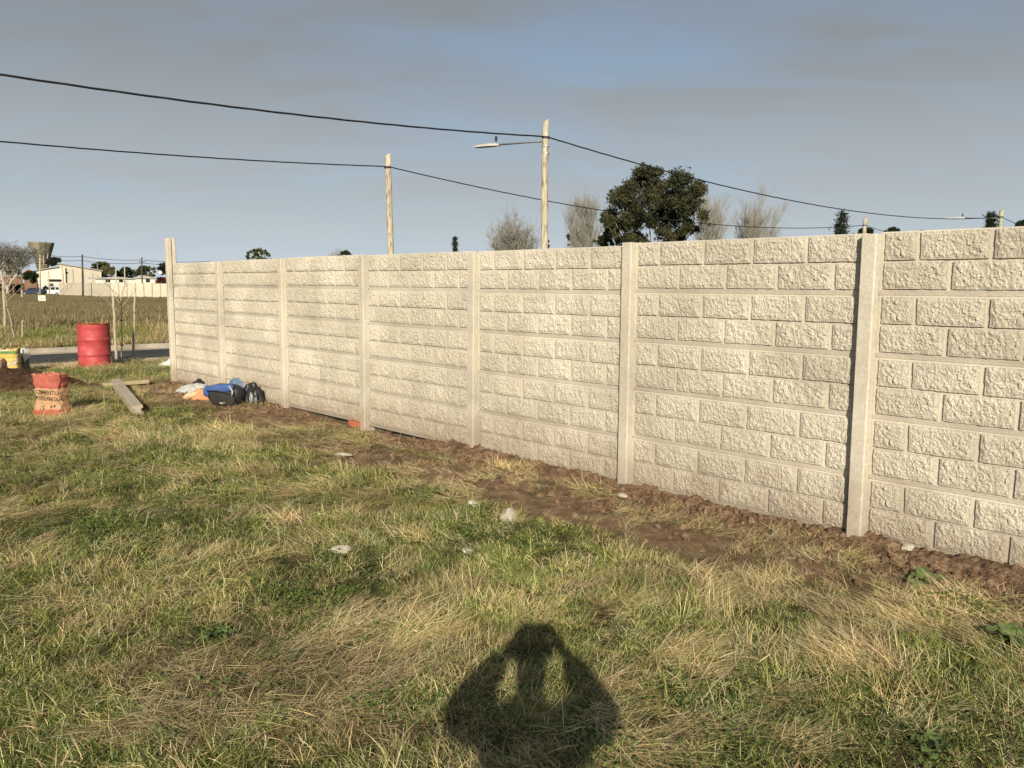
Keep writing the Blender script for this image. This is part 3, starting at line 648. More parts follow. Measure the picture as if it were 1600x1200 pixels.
def backpack():
    c = gp(348, 634); e = tag(empty('backpack', (c.x, c.y+0.10, c.z), RAD(-12)), 'black and blue backpack lying at the foot of the wall', 'backpack')
    e.rotation_euler = (0, RAD(8), RAD(-10))
    def shell(w, d, h, y0, z0, x0, px=3.0, n=40, seed=1.0, amp=0.012):
        u = np.linspace(0, 2*np.pi, n*2, endpoint=False); v = np.linspace(-np.pi/2, np.pi/2, n); U, Vv = np.meshgrid(u, v)
        q = 2/px
        f = lambda a: np.sign(a)*np.abs(a)**q
        X = f(np.cos(Vv))*f(np.cos(U))*w/2; Z = f(np.cos(Vv))*f(np.sin(U))*h/2; Y = f(np.sin(Vv))*d/2
        k = 1+amp*8*(fbm(X*7+seed, Y*7, Z*7, 3)-0.5); X, Y, Z = X*k, Y*k, Z*k
        Fc = [(i*2*n+j, i*2*n+(j+1) % (2*n), (i+1)*2*n+(j+1) % (2*n), (i+1)*2*n+j) for i in range(n-1) for j in range(2*n)]
        return np.stack([X.ravel()+x0, Y.ravel()+y0, Z.ravel()+z0], 1), Fc
    V, Fc = shell(0.54, 0.26, 0.31, 0, 0.14, 0, 2.5, seed=2.0); V[:, 2] += 0.10*(V[:, 0]+0.05)*(V[:, 2] > 0.1); link('main_body', np_mesh('main_body', V, Fc), M_BLACK, e)
    V, Fc = shell(0.38, 0.10, 0.20, -0.125, 0.10, 0.02, 3.0, seed=5.0); link('front_pocket', np_mesh('front_pocket', V, Fc), M_GREY_F, e)
    V, Fc = shell(0.40, 0.10, 0.13, -0.105, 0.235, -0.04, 2.8, seed=7.0); V[:, 2] += 0.22*(V[:, 0]+0.04); link('blue_panel', np_mesh('blue_panel', V, Fc), M_BLUE, e)
    V, Fc = shell(0.10, 0.08, 0.16, -0.07, 0.16, -0.25, 2.6, seed=8.0); link('side_pocket', np_mesh('side_pocket', V, Fc), M_BLUE, e)
    MB().tube([(-0.20, -0.175, 0.185), (-0.05, -0.188, 0.215), (0.10, -0.186, 0.215), (0.20, -0.165, 0.18)], 0.006, 6).build('zip', M_DARK, e, True)
    MB().tube([(0.12, -0.16, 0.30), (0.18, -0.17, 0.24), (0.17, -0.165, 0.17)], [0.010, 0.012, 0.008], 6).build('zip_pull', M_GREYC, e, True)
    MB().tube([(0.20, -0.10, 0.10), (0.26, -0.16, 0.04), (0.34, -0.14, 0.02), (0.40, -0.08, 0.05)], [0.016]*4, 6).build('strap', M_BLACK, e, True)
    # the small white tick mark printed on the pocket, and the smaller one on the blue panel
    def tick(x, y, z, k):
        pts = [(-1, 0.15), (-0.75, -0.1), (-0.45, -0.17), (-0.1, -0.1), (1.1, 0.42), (-0.1, 0.06), (-0.5, 0.02), (-0.75, 0.12)]
        MB().prism([(x+a*k, z+b*k) for a, b in pts], y-0.003, y, 'y').build('tick_mark', M_WHITE, e)
    tick(0.05, -0.172, 0.055, 0.045); tick(-0.16, -0.157, 0.185, 0.028)
backpack()
c = gp(389, 632); bo = blob('rubbish_bag', M_BIN, (c.x, c.y+0.16, c.z-0.01), 0.19, 0.18, 0.26, 7.7, n=60, fold=0.40, sharp=10, flat_top=2.4); tag(bo, 'shiny black plastic rubbish bag right of the backpack', 'rubbish bag')
c = gp(372, 622); bo = blob('blue_jacket', M_BLUEC, (c.x+0.0, c.y+0.34, c.z), 0.28, 0.20, 0.245, 4.1, n=48, fold=0.20, sharp=6, flat_top=6.0); tag(bo, 'faded blue cloth bundled behind the backpack', 'cloth')
c = gp(322, 624); bo = blob('peach_cloth', M_ORANGE, (c.x, c.y+0.18, c.z-0.01), 0.42, 0.26, 0.15, 9.4, n=54, fold=0.42, sharp=5, flat_top=1.5, rz=0.35); tag(bo, 'crumpled peach orange cloth left of the backpack', 'cloth')
c = gp(302, 613); bo = blob('grey_cloth', M_GREYC, (c.x, c.y+0.1, c.z-0.01), 0.30, 0.22, 0.12, 2.4, n=48, fold=0.45, sharp=7, flat_top=1.5); tag(bo, 'pale grey cloth at the left end of the clothes pile', 'cloth')
c = gp(303, 624); bo = blob('beige_cloth', M_BEIGE, (c.x, c.y+0.1, c.z-0.01), 0.20, 0.14, 0.12, 6.4, n=40, fold=0.35, sharp=7, flat_top=2.0); tag(bo, 'small beige cloth in front of the pale grey cloth', 'cloth')
c = gp(311, 608); bo = blob('black_cloth', M_BLACK, (c.x, c.y+0.22, c.z-0.01), 0.24, 0.14, 0.14, 8.4, n=40, fold=0.35, sharp=7, flat_top=2.0); tag(bo, 'black cloth behind the pale grey cloth by the wall', 'cloth')
c = gp(266, 573); bo = blob('white_plastic_sheet', M_PLAST, (c.x-0.02, c.y, c.z), 0.20, 0.12, 0.15, 5.8, n=48, fold=0.4, sharp=5, flat_top=1.3, rz=0.3); tag(bo, 'white plastic sheet crumpled beyond the end post', 'plastic sheet')

# rubble and stones
M_RUB = mat('pale_rubble', [(0.36, 0.325, 0.26), (0.52, 0.48, 0.395)], 12, 0.95, 0.004, 60, 0.2, 50, spec=0.1)
M_BRK = mat('red_brick', [(0.34, 0.10, 0.055), (0.46, 0.16, 0.09)], 14, 0.95, 0.003, 80, 0.2, 50, spec=0.1)
for (px, py, s, sq, sd, lab) in ((795, 816, 0.085, (1, 0.75, 0.75), 1.3, 'larger pale pointed rubble lump in the middle of the grass'), (738, 797, 0.055, (1, 0.8, 0.7), 2.6, 'small pale rubble lump left of the larger pointed one'),
                                 (535, 866, 0.075, (1.15, 0.8, 0.32), 3.9, 'flat pale rubble slab half hidden in the grass'), (730, 868, 0.04, (1, 0.8, 0.5), 4.4, 'tiny pale rubble chip in front of the pointed lump'),
                                 (612, 671, 0.10, (1.3, 0.7, 0.5), 5.4, 'beige stone propping the wall right of the red brick'), (535, 715, 0.06, (1.6, 0.6, 0.35), 6.2, 'long pale stone in the dry grass by the path'),
                                 (1417, 868, 0.05, (1.1, 0.8, 0.8), 7.5, 'pinkish stone in the soil heap below the near post'), (973, 780, 0.035, (1.4, 0.7, 0.5), 8.8, 'grey white stone chip below the middle post')):
    c = gp(px, py)
    tag(rock('rubble_stone', M_RUB, (c.x, c.y, c.z+s*sq[2]*0.45+0.022), s, sd, sq, sd), lab, 'stone')
c = gp(557, 668); o = MB().box((-0.11, -0.05, -0.035), (0.11, 0.05, 0.035), 0.006).build('red_brick', M_BRK, None, loc=(c.x, c.y+0.03, c.z+0.04)); o.rotation_euler = (0.1, 0.05, ROT+0.1); tag(o, 'broken red brick wedged under the wall', 'brick')

# saplings tied to stakes on the verge
def stake(px, ytop, ybot, r, label, dx=0.0, sq=False):
    b = gp(px, ybot); t = at(px+dx, ytop, b.y); v = Vector((t.x, t.y, t.z))-b
    mb = MB(); n = 6; pts = [v*(i/n)+Vector((0.008*math.sin(i*2+px), 0.006*math.cos(i*3), 0)) for i in range(n+1)]; pts[0] = -v*0.08
    e = mb.tube(pts, [r*(1.05-0.1*i/n) for i in range(n+1)], 5 if sq else 8).build('wooden_stake', M_STAKE, None, True, loc=b)
    return tag(e, label, 'stake', 'tree stakes on the verge')
stake(182, 462, 566, 0.033, 'thick wooden stake just right of the red drum', dx=-5)
stake(208, 464, 561, 0.030, 'thin wooden stake between the sapling and the end post', dx=3, sq=True)
stake(9, 440, 519, 0.05, 'grey wooden stake at the left edge beyond the road', dx=-4)
stake(35, 500, 531, 0.028, 'short greenish stake on the far verge at left')
M_BARK = mat('sapling_bark', [(0.30, 0.25, 0.18), (0.44, 0.38, 0.28)], 6, 0.9, 0.001, 60, 0.2, 40)
def sapling(px, ytop, ybot, label, dx, sd, r=0.016):
    b = gp(px, ybot); t = at(px+dx, ytop, b.y); e = tag(empty('sapling', b), label, 'sapling'); v = Vector((t.x, t.y, t.z))-b; R_ = random.Random(sd)
    pts = [v*(i/8)+Vector((0.012*math.sin(i*1.7+sd), 0.01*math.cos(i*2.1), 0)) for i in range(9)]; pts[0] = -v*0.05
    MB().tube(pts, [r*(1-0.07*i) for i in range(9)], 7).build('trunk', M_BARK, e, True)
    mb = MB(); top = pts[-1]
    for k in range(7):
        s_ = pts[8-k//3]; a = R_.uniform(0, 6.28); L_ = R_.uniform(0.45, 0.85); q = [s_]
        for i in range(1, 5): f = i/4; q.append(s_+Vector((math.cos(a)*L_*0.75*f**0.8, math.sin(a)*L_*0.6*f, L_*(0.95*f-0.25*f*f))))
        mb.tube(q, [0.009, 0.008, 0.006, 0.005, 0.003], 5, False)
        for j in (2, 3):
            d_ = Vector((R_.uniform(-1, 1), R_.uniform(-1, 1), 0.7)).normalized()*R_.uniform(0.15, 0.3); mb.tube([q[j], q[j]+d_], [0.005, 0.002], 4, False)
    mb.build('crown', M_BARK, e)
    for f in (0.25, 0.65):
        p = v*f; MB().lathe([(0.03, -0.012), (0.036, -0.012), (0.036, 0.012), (0.03, 0.012)], 10).build('tie', M_DARK, e, loc=(p.x, p.y, p.z))
sapling(191, 466, 564, 'slender bare sapling tied to stake beside the red drum', -1.5, 3)
sapling(24, 452, 532, 'leaning bare sapling on the far verge at left edge', -19, 8, 0.022)
# ------------------------------------------------------------------ trees
def leaf_cloud(name, cen, rad, n_per, size, seed, flatten=0.6, shell=0.45, droop=0.0):
    r = np.random.default_rng(seed); cen = np.asarray(cen, float); rad = np.asarray(rad, float)
    if rad.ndim == 1: rad = np.stack([rad, rad, rad*0.85], 1)
    k = np.repeat(np.arange(len(cen)), n_per); n = len(k)
    d = r.normal(size=(n, 3)); d /= np.linalg.norm(d, axis=1)[:, None]
    t = shell + (1-shell)*r.random(n)**0.7; t = np.where(r.random(n) < 0.25, r.random(n)*shell, t)
    P = cen[k] + d*rad[k]*t[:, None]*(1+0.25*r.normal(size=n))[:, None]
    a = r.normal(size=(n, 3)); a[:, 2] -= droop; a /= np.linalg.norm(a, axis=1)[:, None]
    b = np.cross(a, r.normal(size=(n, 3))); b /= np.linalg.norm(b, axis=1)[:, None]
    s = size*r.uniform(0.6, 1.4, n)[:, None]
    V = np.stack([P-a*s, P+b*s*flatten*0.5, P+a*s, P-b*s*flatten*0.5], 1).reshape(-1, 3)
    return np_mesh(name, V, np.arange(n*4).reshape(n, 4), False)
def leafmat(name, cols, scale=0.6):
    m = mat(name, cols, scale, 0.7, fine=0.3, fscale=3.0, world=True, spec=0.2); return m
M_EUC = leafmat('eucalyptus_leaves', [(0.022, 0.028, 0.013), (0.046, 0.050, 0.022), (0.085, 0.072, 0.036)], 0.5)
M_CON = leafmat('dark_conifer', [(0.014, 0.022, 0.012), (0.032, 0.042, 0.020)], 0.8)
M_OLIVE = leafmat('olive_leaves', [(0.035, 0.045, 0.016), (0.075, 0.085, 0.028), (0.13, 0.12, 0.045)], 0.3)
M_HEDGE = leafmat('red_hedge', [(0.05, 0.02, 0.018), (0.10, 0.035, 0.03)], 0.8)
M_TRUNK = mat('grey_bark', [(0.16, 0.13, 0.10), (0.30, 0.26, 0.21)], 3, 0.9, 0.01, 12, 0.2, 10)
M_TWIG = mat('bare_twigs', [(0.24, 0.23, 0.195), (0.36, 0.34, 0.29)], 0.6, 0.9, fine=0.2, fscale=3)
M_PALE = mat('pale_bark', [(0.34, 0.31, 0.25), (0.60, 0.56, 0.48)], 1.5, 0.9, fine=0.2, fscale=5)
def bare_tree(px0, px1, ytop, Y, label, seed, trunk_m=None, limbs=6, upright=0.75, levels=4, kids=5, tw=0.023):
    xm = (px0+px1)/2; R_ = random.Random(seed); tp = at(xm, ytop, Y); z0 = hz(tp.x, Y); ht = tp.z-z0; wd = (px1-px0)/F_PX*Y
    e = tag(empty('bare_tree', (tp.x, Y, z0)), label, 'tree', 'bare trees in the distance')
    tr, cr = MB(), MB(); fork = ht*0.16
    tr.tube([(0, 0, -0.3), (0.04, 0, fork*0.5), (0, 0.03, fork)], [ht*0.021, ht*0.018, ht*0.016], 8)
    def grow(p, d, L_, r, lev):
        n = 3; q = [p]; dd = d.copy()
        for i in range(n):
            dd = (dd+Vector((R_.uniform(-1, 1), R_.uniform(-1, 1), R_.uniform(-0.3, 0.7)*upright))*0.16).normalized(); q.append(q[-1]+dd*L_/n)
        tgt = tr if lev <= 1 else cr
        tgt.tube(q, [max(tw*0.55, r*(1-0.5*i/n)) for i in range(n+1)], 6 if lev == 0 else (4 if lev == 1 else 3), False)
        if lev >= levels: return
        for k in range(kids if lev else kids+2):
            f = R_.uniform(0.28, 1.0); i = min(n-1, int(f*n)); s_ = q[i].lerp(q[i+1], f*n-i)
            side = Vector((R_.uniform(-1, 1), R_.uniform(-1, 1), R_.uniform(-0.1, 0.5))).normalized()
            nd = (dd*(0.75+0.4*upright)+side*R_.uniform(0.50, 1.0)+Vector((0, 0, 0.28*upright))).normalized()
            grow(s_, nd, L_*R_.uniform(0.48, 0.68), max(tw*0.6, r*0.48), lev+1)
    for k in range(limbs):
        a = 6.283*k/limbs+R_.uniform(-0.4, 0.4); tilt = R_.uniform(0.08, 0.42)*(wd/ht)*1.3
        d = Vector((math.cos(a)*math.sin(tilt), math.sin(a)*math.sin(tilt), math.cos(tilt)))
        grow(Vector((0, 0, fork*R_.uniform(0.6, 1.0))), d, ht*R_.uniform(0.50, 0.62), ht*0.0135, 0)
    # fit the crown to its height and width
    A = np.array(tr.v+cr.v); zk = ht/np.percentile(A[:, 2], 99.3); xk = wd*0.5/np.percentile(np.abs(A[:, 0]), 98.5)
    for mb in (tr, cr): mb.v = [(x*xk, y*xk, z*zk) for x, y, z in mb.v]
    tr.build('trunk', trunk_m or M_TRUNK, e, recalc=False); cr.build('crown', M_TWIG, e, recalc=False)
    return e
bare_tree(764, 846, 338, 118, 'bare rounded tree left of the tall lamp pole', 3, levels=4, limbs=7, upright=0.4)
bare_tree(866, 950, 305, 124, 'tall bare poplar left of the dark eucalyptus', 5, limbs=6, upright=0.9)
bare_tree(1084, 1146, 300, 122, 'bare slim tree just right of the eucalyptus', 8, limbs=4, upright=0.8)
bare_tree(1132, 1222, 296, 126, 'tall bare poplar standing rightmost behind the wall', 12, limbs=6, upright=0.9)
bare_tree(503, 540, 389, 160, 'top of a small bare tree above the wall left', 15, limbs=5, levels=3)
bare_tree(-50, 62, 372, 158, 'large bare tree before the brick house at left edge', 21, M_PALE, limbs=6, upright=0.5)
def eucalyptus():
    Y = 98.0; tp = at(1022, 260, Y); z0 = hz(tp.x, Y); ht = tp.z-z0; e = tag(empty('eucalyptus_tree', (tp.x, Y, z0)), 'big dark evergreen eucalyptus towering behind the wall', 'tree'); k = Y/F_PX
    base = at(1022, 443, Y).z
    def L(px, py): p = at(px, py, Y); return np.array([p.x-tp.x, p.z-z0])
    R_ = np.random.default_rng(4); cen, rad = [], []
    spec = [(1008, 284, 21), (985, 296, 18), (1035, 290, 19), (965, 312, 17), (1060, 302, 17), (1080, 308, 15), (1010, 310, 22), (1040, 318, 20), (985, 325, 19), (955, 335, 14), (965, 352, 15), (955, 362, 10), (1070, 328, 18), (1092, 325, 12), (1100, 332, 8), (1015, 337, 17), (1050, 343, 16), (1080, 345, 11), (990, 350, 13), (1030, 362, 11), (1062, 362, 12), (1056, 374, 9), (985, 372, 12), (972, 378, 10), (1085, 357, 6), (1005, 372, 8), (1040, 376, 10), (1022, 275, 15), (1000, 272, 12), (1025, 300, 20), (1048, 305, 20), (1055, 290, 14), (1085, 296, 12), (1095, 312, 10), (975, 303, 16), (1000, 330, 20), (1030, 330, 20), (1060, 330, 18), (950, 348, 10)]
    for px, py, r in spec:
        x, z = L(px, py); rr = r*k
        for _ in range(3):
            cen.append((x+R_.normal()*rr*0.30, R_.normal()*3.0*(0.5+r/30), z+R_.normal()*rr*0.25)); rad.append(rr*R_.uniform(0.55, 0.85))
    # small outer sprays that break the outline
    for px, py, r in spec:
        x, z = L(px, py)
        for _ in range(7):
            a = R_.uniform(0, 6.28); q = r*k*R_.uniform(0.80, 1.02); cen.append((x+math.cos(a)*q, R_.normal()*2.5, z+math.sin(a)*q)); rad.append(R_.uniform(0.25, 0.5))
    n1 = len(spec)*3; xlo, xhi = L(944, 300)[0], L(1096, 300)[0]; ok = [j for j in range(len(cen)) if xlo < cen[j][0]-0.5*rad[j]*(j < n1) and cen[j][0]+0.5*rad[j]*(j < n1) < xhi]; n1 = sum(1 for j in ok if j < n1); cen = [cen[j] for j in ok]; rad = [rad[j] for j in ok]
    m1 = leaf_cloud('crown', cen[:n1], np.array(rad[:n1]), 520, 0.20, 3, droop=0.5); link('crown', m1, M_EUC, e)
    m2 = leaf_cloud('outer_sprays', cen[n1:], np.array(rad[n1:]), 26, 0.17, 5, droop=0.8); link('outer_sprays', m2, M_EUC, e)
    mb = MB(); Rr = random.Random(3)
    tr = [(0, 0, -0.4), (0.1, 0, ht*0.15), (0.25, 0.1, ht*0.28)]
    mb.tube(tr, [0.5, 0.42, 0.36], 10)
    for px, py, r in [q for q in spec if q[1] > 333]:
        x, z = L(px, py); p0 = Vector((0.2+Rr.uniform(-0.3, 0.3), 0.1, ht*Rr.uniform(0.18, 0.30))); p3 = Vector((x, Rr.uniform(-1.5, 1.5), z)); mid = p0.lerp(p3, 0.5)+Vector((0, 0, -0.4*Rr.random()))+Vector(((p3.x-p0.x)*0.15, 0, 0))
        mb.tube([p0, mid, p3], [0.15, 0.09, 0.04], 6, False)
    mb.build('trunk', M_TRUNK, e, True)
eucalyptus()
def conifer(px, ytop, wpx, Y, label, seed, m=M_CON, columnar=False, n=22, name='conifer'):
    tp = at(px, ytop, Y); z0 = hz(tp.x, Y); ht = tp.z-z0; w = wpx/F_PX*Y/2; R_ = np.random.default_rng(seed)
    e = tag(empty(name, (tp.x, Y, z0)), label, 'tree', 'evergreens behind the wall')
    cen, rad = [], []
    for i in range(n*(4 if not columnar else 2)):
        t = R_.random()**0.8; z = ht*(0.12+0.86*t)
        q = w*((1-t)**0.8*1.0+0.06) if not columnar else w*(1-0.75*max(0, t-0.65)/0.35)*min(1, 0.5+t*2)
        a = R_.uniform(0, 6.28); f = R_.uniform(0.3, 0.95) if not columnar else R_.uniform(0.0, 0.5)
        cen.append((math.cos(a)*q*f, math.sin(a)*q*f, z)); rad.append((0.30*w+0.15*w*R_.random()) if not columnar else w*0.6)
    link('crown', leaf_cloud('crown', cen, np.array(rad), 46, min(0.22, 0.25*w+0.05), seed, 0.35, 0.3), m, e)
    MB().tube([(0, 0, -0.3), (0, 0, ht*0.93)], [ht*0.02, 0.03], 6).build('trunk', M_TRUNK, e)
conifer(1316, 330, 46, 92, 'pointed dark conifer left of the small far pole', 2)
conifer(1550, 331, 36, 84, 'dark conifer behind the greenish far pole', 4)
conifer(711, 370, 15, 128, 'lone dark cypress left of the rounded bare tree', 6, columnar=True, name='cypress_tree')
conifer(888, 360, 9, 118, 'thin dark cypress right of the lamp pole', 7, columnar=True, name='cypress_tree')
conifer(857, 374, 6, 118, 'tiny dark cypress touching the lamp pole', 9, columnar=True, name='cypress_tree')
def bush(px0, px1, ytop, Y, label, seed, m, name='round_tree', n=14, ybase=None, size=0.20, per=140):
    xm = (px0+px1)/2; tp = at(xm, ytop, Y); z0 = hz(tp.x, Y); ht = tp.z-z0; w = (px1-px0)/F_PX*Y/2; R_ = np.random.default_rng(seed)
    e = tag(empty(name, (tp.x, Y, z0)), label, 'tree' if 'tree' in name else 'shrub')
    cen, rad = [], []; cr = min(w*0.8, ht*0.42)
    for i in range(n):
        a = R_.uniform(0, 6.28); f = R_.random()**0.5; ph = R_.uniform(-0.9, 1)
        q = math.sqrt(max(0, 1-ph*ph*0.8)); cen.append((math.cos(a)*f*w*0.72*q, math.sin(a)*f*w*0.6*q, ht-cr+ph*cr*0.66)); rad.append(cr*R_.uniform(0.24, 0.42))
    for i in range(n*4):
        a = R_.uniform(0, 6.28); cen.append((math.cos(a)*w*0.9*R_.random(), R_.normal()*w*0.3, ht-cr+abs(math.sin(a))*cr*0.9)); rad.append(cr*0.12)
    link('crown', leaf_cloud('crown', cen, np.array(rad), per//2, size, seed, 0.6, 0.4), m, e)
    MB().tube([(0, 0, -0.3), (0.1, 0, ht*0.4), (0, 0.1, ht*0.75)], [ht*0.03, ht*0.022, ht*0.01], 7).build('trunk', M_TRUNK, e)
bush(378, 428, 388, 105, 'open leafy tree top showing above the left part of wall', 31, M_OLIVE, size=0.16, n=9, per=90)
bush(528, 552, 392, 140, 'small dark tree beside the little bare tree top', 32, M_CON, n=8)
bush(926, 966, 367, 112, 'green shrub at the left foot of the eucalyptus', 33, M_OLIVE, name='leafy_shrub')
bush(946, 968, 352, 104, 'dark narrow evergreen against the eucalyptus left side', 34, M_CON, n=10)
bush(1336, 1370, 357, 96, 'low dark tree right of the small far pole', 35, M_CON)
bush(1384, 1408, 356, 100, 'small dark tree top left of the near post', 36, M_CON, n=8)
bush(1430, 1448, 361, 110, 'tiny brownish tree top above the near wall', 37, M_OLIVE, n=7)
bush(1582, 1625, 344, 88, 'dark tree at the far right edge above wall', 38, M_CON)
# trees beyond the buildings at left
bush(136, 182, 410, 225, 'big olive green tree behind the warehouse', 41, M_OLIVE, size=0.4, n=16)
bush(180, 212, 418, 235, 'dark green tree right of the olive tree', 42, M_CON, size=0.4)
bush(208, 244, 416, 230, 'yellow green tree behind the small grey house', 43, M_OLIVE, size=0.4)
bush(246, 276, 411, 190, 'dark tree next to the end post', 44, M_CON, size=0.35)
bush(74, 96, 403, 245, 'dark tree between water tower and warehouse', 45, M_CON, size=0.4)
bush(34, 60, 424, 190, 'dark shrubbery beside the brick house', 46, M_CON, size=0.3)
bush(238, 270, 434, 138, 'reddish brown hedge behind the far white wall', 47, M_HEDGE, name='hedge', size=0.25)

# ------------------------------------------------------------------ far buildings at left
M_CREAM = mat('cream_render', [(0.50, 0.44, 0.34), (0.60, 0.54, 0.43)], 0.4, 0.9, fine=0.08, fscale=2)
M_WHITEW = mat('white_render', [(0.62, 0.58, 0.50), (0.72, 0.68, 0.60)], 0.4, 0.9, fine=0.08, fscale=2)
M_TILE = mat('red_roof_tiles', [(0.30, 0.10, 0.06), (0.42, 0.17, 0.10)], 1.5, 0.9, fine=0.2, fscale=4)
M_BRICKW = mat('brown_brickwork', [(0.20, 0.11, 0.07), (0.28, 0.16, 0.10)], 1.0, 0.9, fine=0.2, fscale=5)
M_SHEET = mat('grey_roof_sheet', [(0.30, 0.29, 0.27), (0.42, 0.40, 0.37)], 0.6, 0.7, fine=0.15, fscale=3)
M_GLASS = flat('dark_window_glass', (0.02, 0.022, 0.025), 0.15, 0.5)
M_SHADE = flat('dark_opening', (0.025, 0.022, 0.02), 0.9, 0.1)
M_TOWER = mat('stained_tower_concrete', [(0.10, 0.085, 0.06), (0.20, 0.17, 0.12), (0.30, 0.26, 0.19)], 0.5, 0.95, fine=0.25, fscale=2, stretch=(1, 1, 0.25))
def local(px, py, Y, o): p = at(px, py, Y); return (p.x-o.x, p.z-o.z)
def gz_(x, Y): return hz(x, Y)
def face(e):
    """turn a building so that its front looks across the field towards the lot"""
    a = math.atan2(-e.location.x, e.location.y); e.rotation_euler = (0, 0, a); e.scale = (math.cos(a), 1, 1)
def facade(px0, px1, Y):
    x0, x1 = at(px0, 440, Y).x, at(px1, 440, Y).x; o = Vector(((x0+x1)/2, Y, gz_((x0+x1)/2, Y))); return o
def warehouse():
    Y = 200.0; o = facade(57, 160, Y); e = tag(empty('warehouse', o), 'cream warehouse with a long sloping gable behind the parked cars', 'building')
    q = lambda x, y: local(x, y, Y, o)
    g = -0.5
    x57, x93, x160 = q(57, 440)[0], q(93, 440)[0], q(160, 440)[0]
    MB().prism([(x93, g), (x160, g), (x160, q(158, 424)[1]), (x93, q(94, 412.5)[1])], 0.6, 26, 'y').build('wall', M_CREAM, e)
    MB().prism([(x57, g), (x93+1.5, g), (x93+1.5, q(93, 418)[1]), (x57, q(57, 424)[1])], 0, 20, 'y').build('annex_wall', M_WHITEW, e)
    r = MB(); a, b = (x93-0.3, q(94, 412)[1]), (x160+0.4, q(159, 423.6)[1]); r.prism([a, b, (b[0], b[1]+0.22), (a[0], a[1]+0.22)], 0.2, 26.4, 'y').build('roof', M_SHEET, e)
    a, b = (x57-0.3, q(57, 423.8)[1]), (x93-0.1, q(93, 417.7)[1]); MB().prism([a, b, (b[0], b[1]+0.2), (a[0], a[1]+0.2)], -0.4, 20.3, 'y').build('annex_roof', M_SHEET, e)
    def win(a, b, c, d, y, nm, m): (xa, za), (xb, zb) = q(a, d), q(b, c); return MB().box((xa, y-0.06, za), (xb, y+0.1, zb)).build(nm, m, e)
    f = win(75, 96, 436.5, 440, -0.02, 'awning', M_SHADE)
    win(67.5, 78, 448, 455, -0.02, 'window', M_GLASS); win(57.6, 59.5, 427, 432, -0.02, 'window', M_GLASS); win(58, 60.5, 443, 455, -0.02, 'door', M_GLASS)
    win(102, 106, 425, 427.5, 0.58, 'vent', M_SHADE); win(138, 158, 433, 435.5, 0.58, 'window', M_SHEET)
    face(e)
    for px in (114, 130, 145): win(px, px+0.5, 417+(px-94)*0.18, 448, 0.57, 'downpipe', M_SHEET)
warehouse()
def water_tower():
    Y = 260.0; o = facade(50, 86, Y); e = tag(empty('water_tower', o), 'stained concrete water tower shaped like a flaring cup', 'water tower'); k = Y/F_PX
    z = lambda y: at(68, y, Y).z-o.z
    MB().lathe([(1.55, -0.5), (1.55, z(421)), (1.7, z(418)), (2.0, z(409)), (2.6, z(397)), (3.45, z(383)), (3.55, z(381)), (3.55, z(379)), (3.3, z(379)), (3.2, z(381)), (0.01, z(381))], 40).build('tank', M_TOWER, e, True)
    for i, a in enumerate((-0.6, -0.2)): MB().tube([(3.0*math.sin(a+1.3)*1.0, -3.0*math.cos(a+1.3), z(396)), (1.9*math.sin(a+1.3), -1.9*math.cos(a+1.3), z(414))], 0.10, 5).build('pipe', M_WHITEW, e)
    MB().lathe([(2.0, -0.06), (2.25, -0.06), (2.25, 0.06), (2.0, 0.06)], 24).build('ring_band', M_TOWER, e, loc=(0, 0, z(411)))
    MB().lathe([(1.5, -0.15), (1.72, -0.15), (1.72, 0.15), (1.5, 0.15)], 24).build('ring_band', M_TOWER, e, loc=(0, 0, z(424)))
water_tower()
def brick_house():
    Y = 170.0; o = facade(-30, 38, Y); e = tag(empty('brick_house', o), 'house with pale upper storey and brown brick ground floor at left edge', 'building'); q = lambda x, y: local(x, y, Y, o)
    xa, xb = q(-30, 440)[0], q(36, 440)[0]; top, mid, low = q(0, 410)[1], q(0, 432)[1], q(0, 444)[1]
    MB().box((xa, 0, mid), (xb, 9, top)).build('upper_wall', mat('weathered_grey_render', [(0.34, 0.29, 0.24), (0.46, 0.40, 0.34)], 0.6, 0.9, fine=0.2, fscale=2), e)
    MB().box((xa, 0.05, low), (xb, 9, mid-0.003)).build('brick_wall', M_BRICKW, e)
    MB().box((xa+0.2, 1.5, -0.6), (xb-0.2, 9, low-0.003)).build('recessed_ground_floor', M_SHADE, e)
    MB().box((xa-0.2, -0.25, top), (xb+0.25, 9.2, top+0.22)).build('roof_slab', M_SHEET, e)
    MB().box((xa, -0.04, q(0, 421)[1]), (xb, 0, q(0, 420)[1])).build('ledge', M_SHEET, e)
    for a, b in ((9, 17), (24, 31)):
        (x0, z0), (x1, z1) = q(a, 430), q(b, 423); w = MB().box((x0, -0.05, z0), (x1, 0.05, z1)).build('window', M_GLASS, e); MB().box((x0-0.1, -0.09, z0-0.15), (x1+0.1, 0.02, z0)).build('sill', M_WHITEW, w)
    for px in (4, 20, 34): x, _ = q(px, 440); MB().box((x-0.15, 0.3, -0.6), (x+0.15, 0.6, low)).build('column', M_BRICKW, e)
    face(e)
    x, zc = q(11, 404); MB().box((x-0.25, 3, top), (x+0.25, 3.5, zc)).build('chimney', M_WHITEW, e)
brick_house()
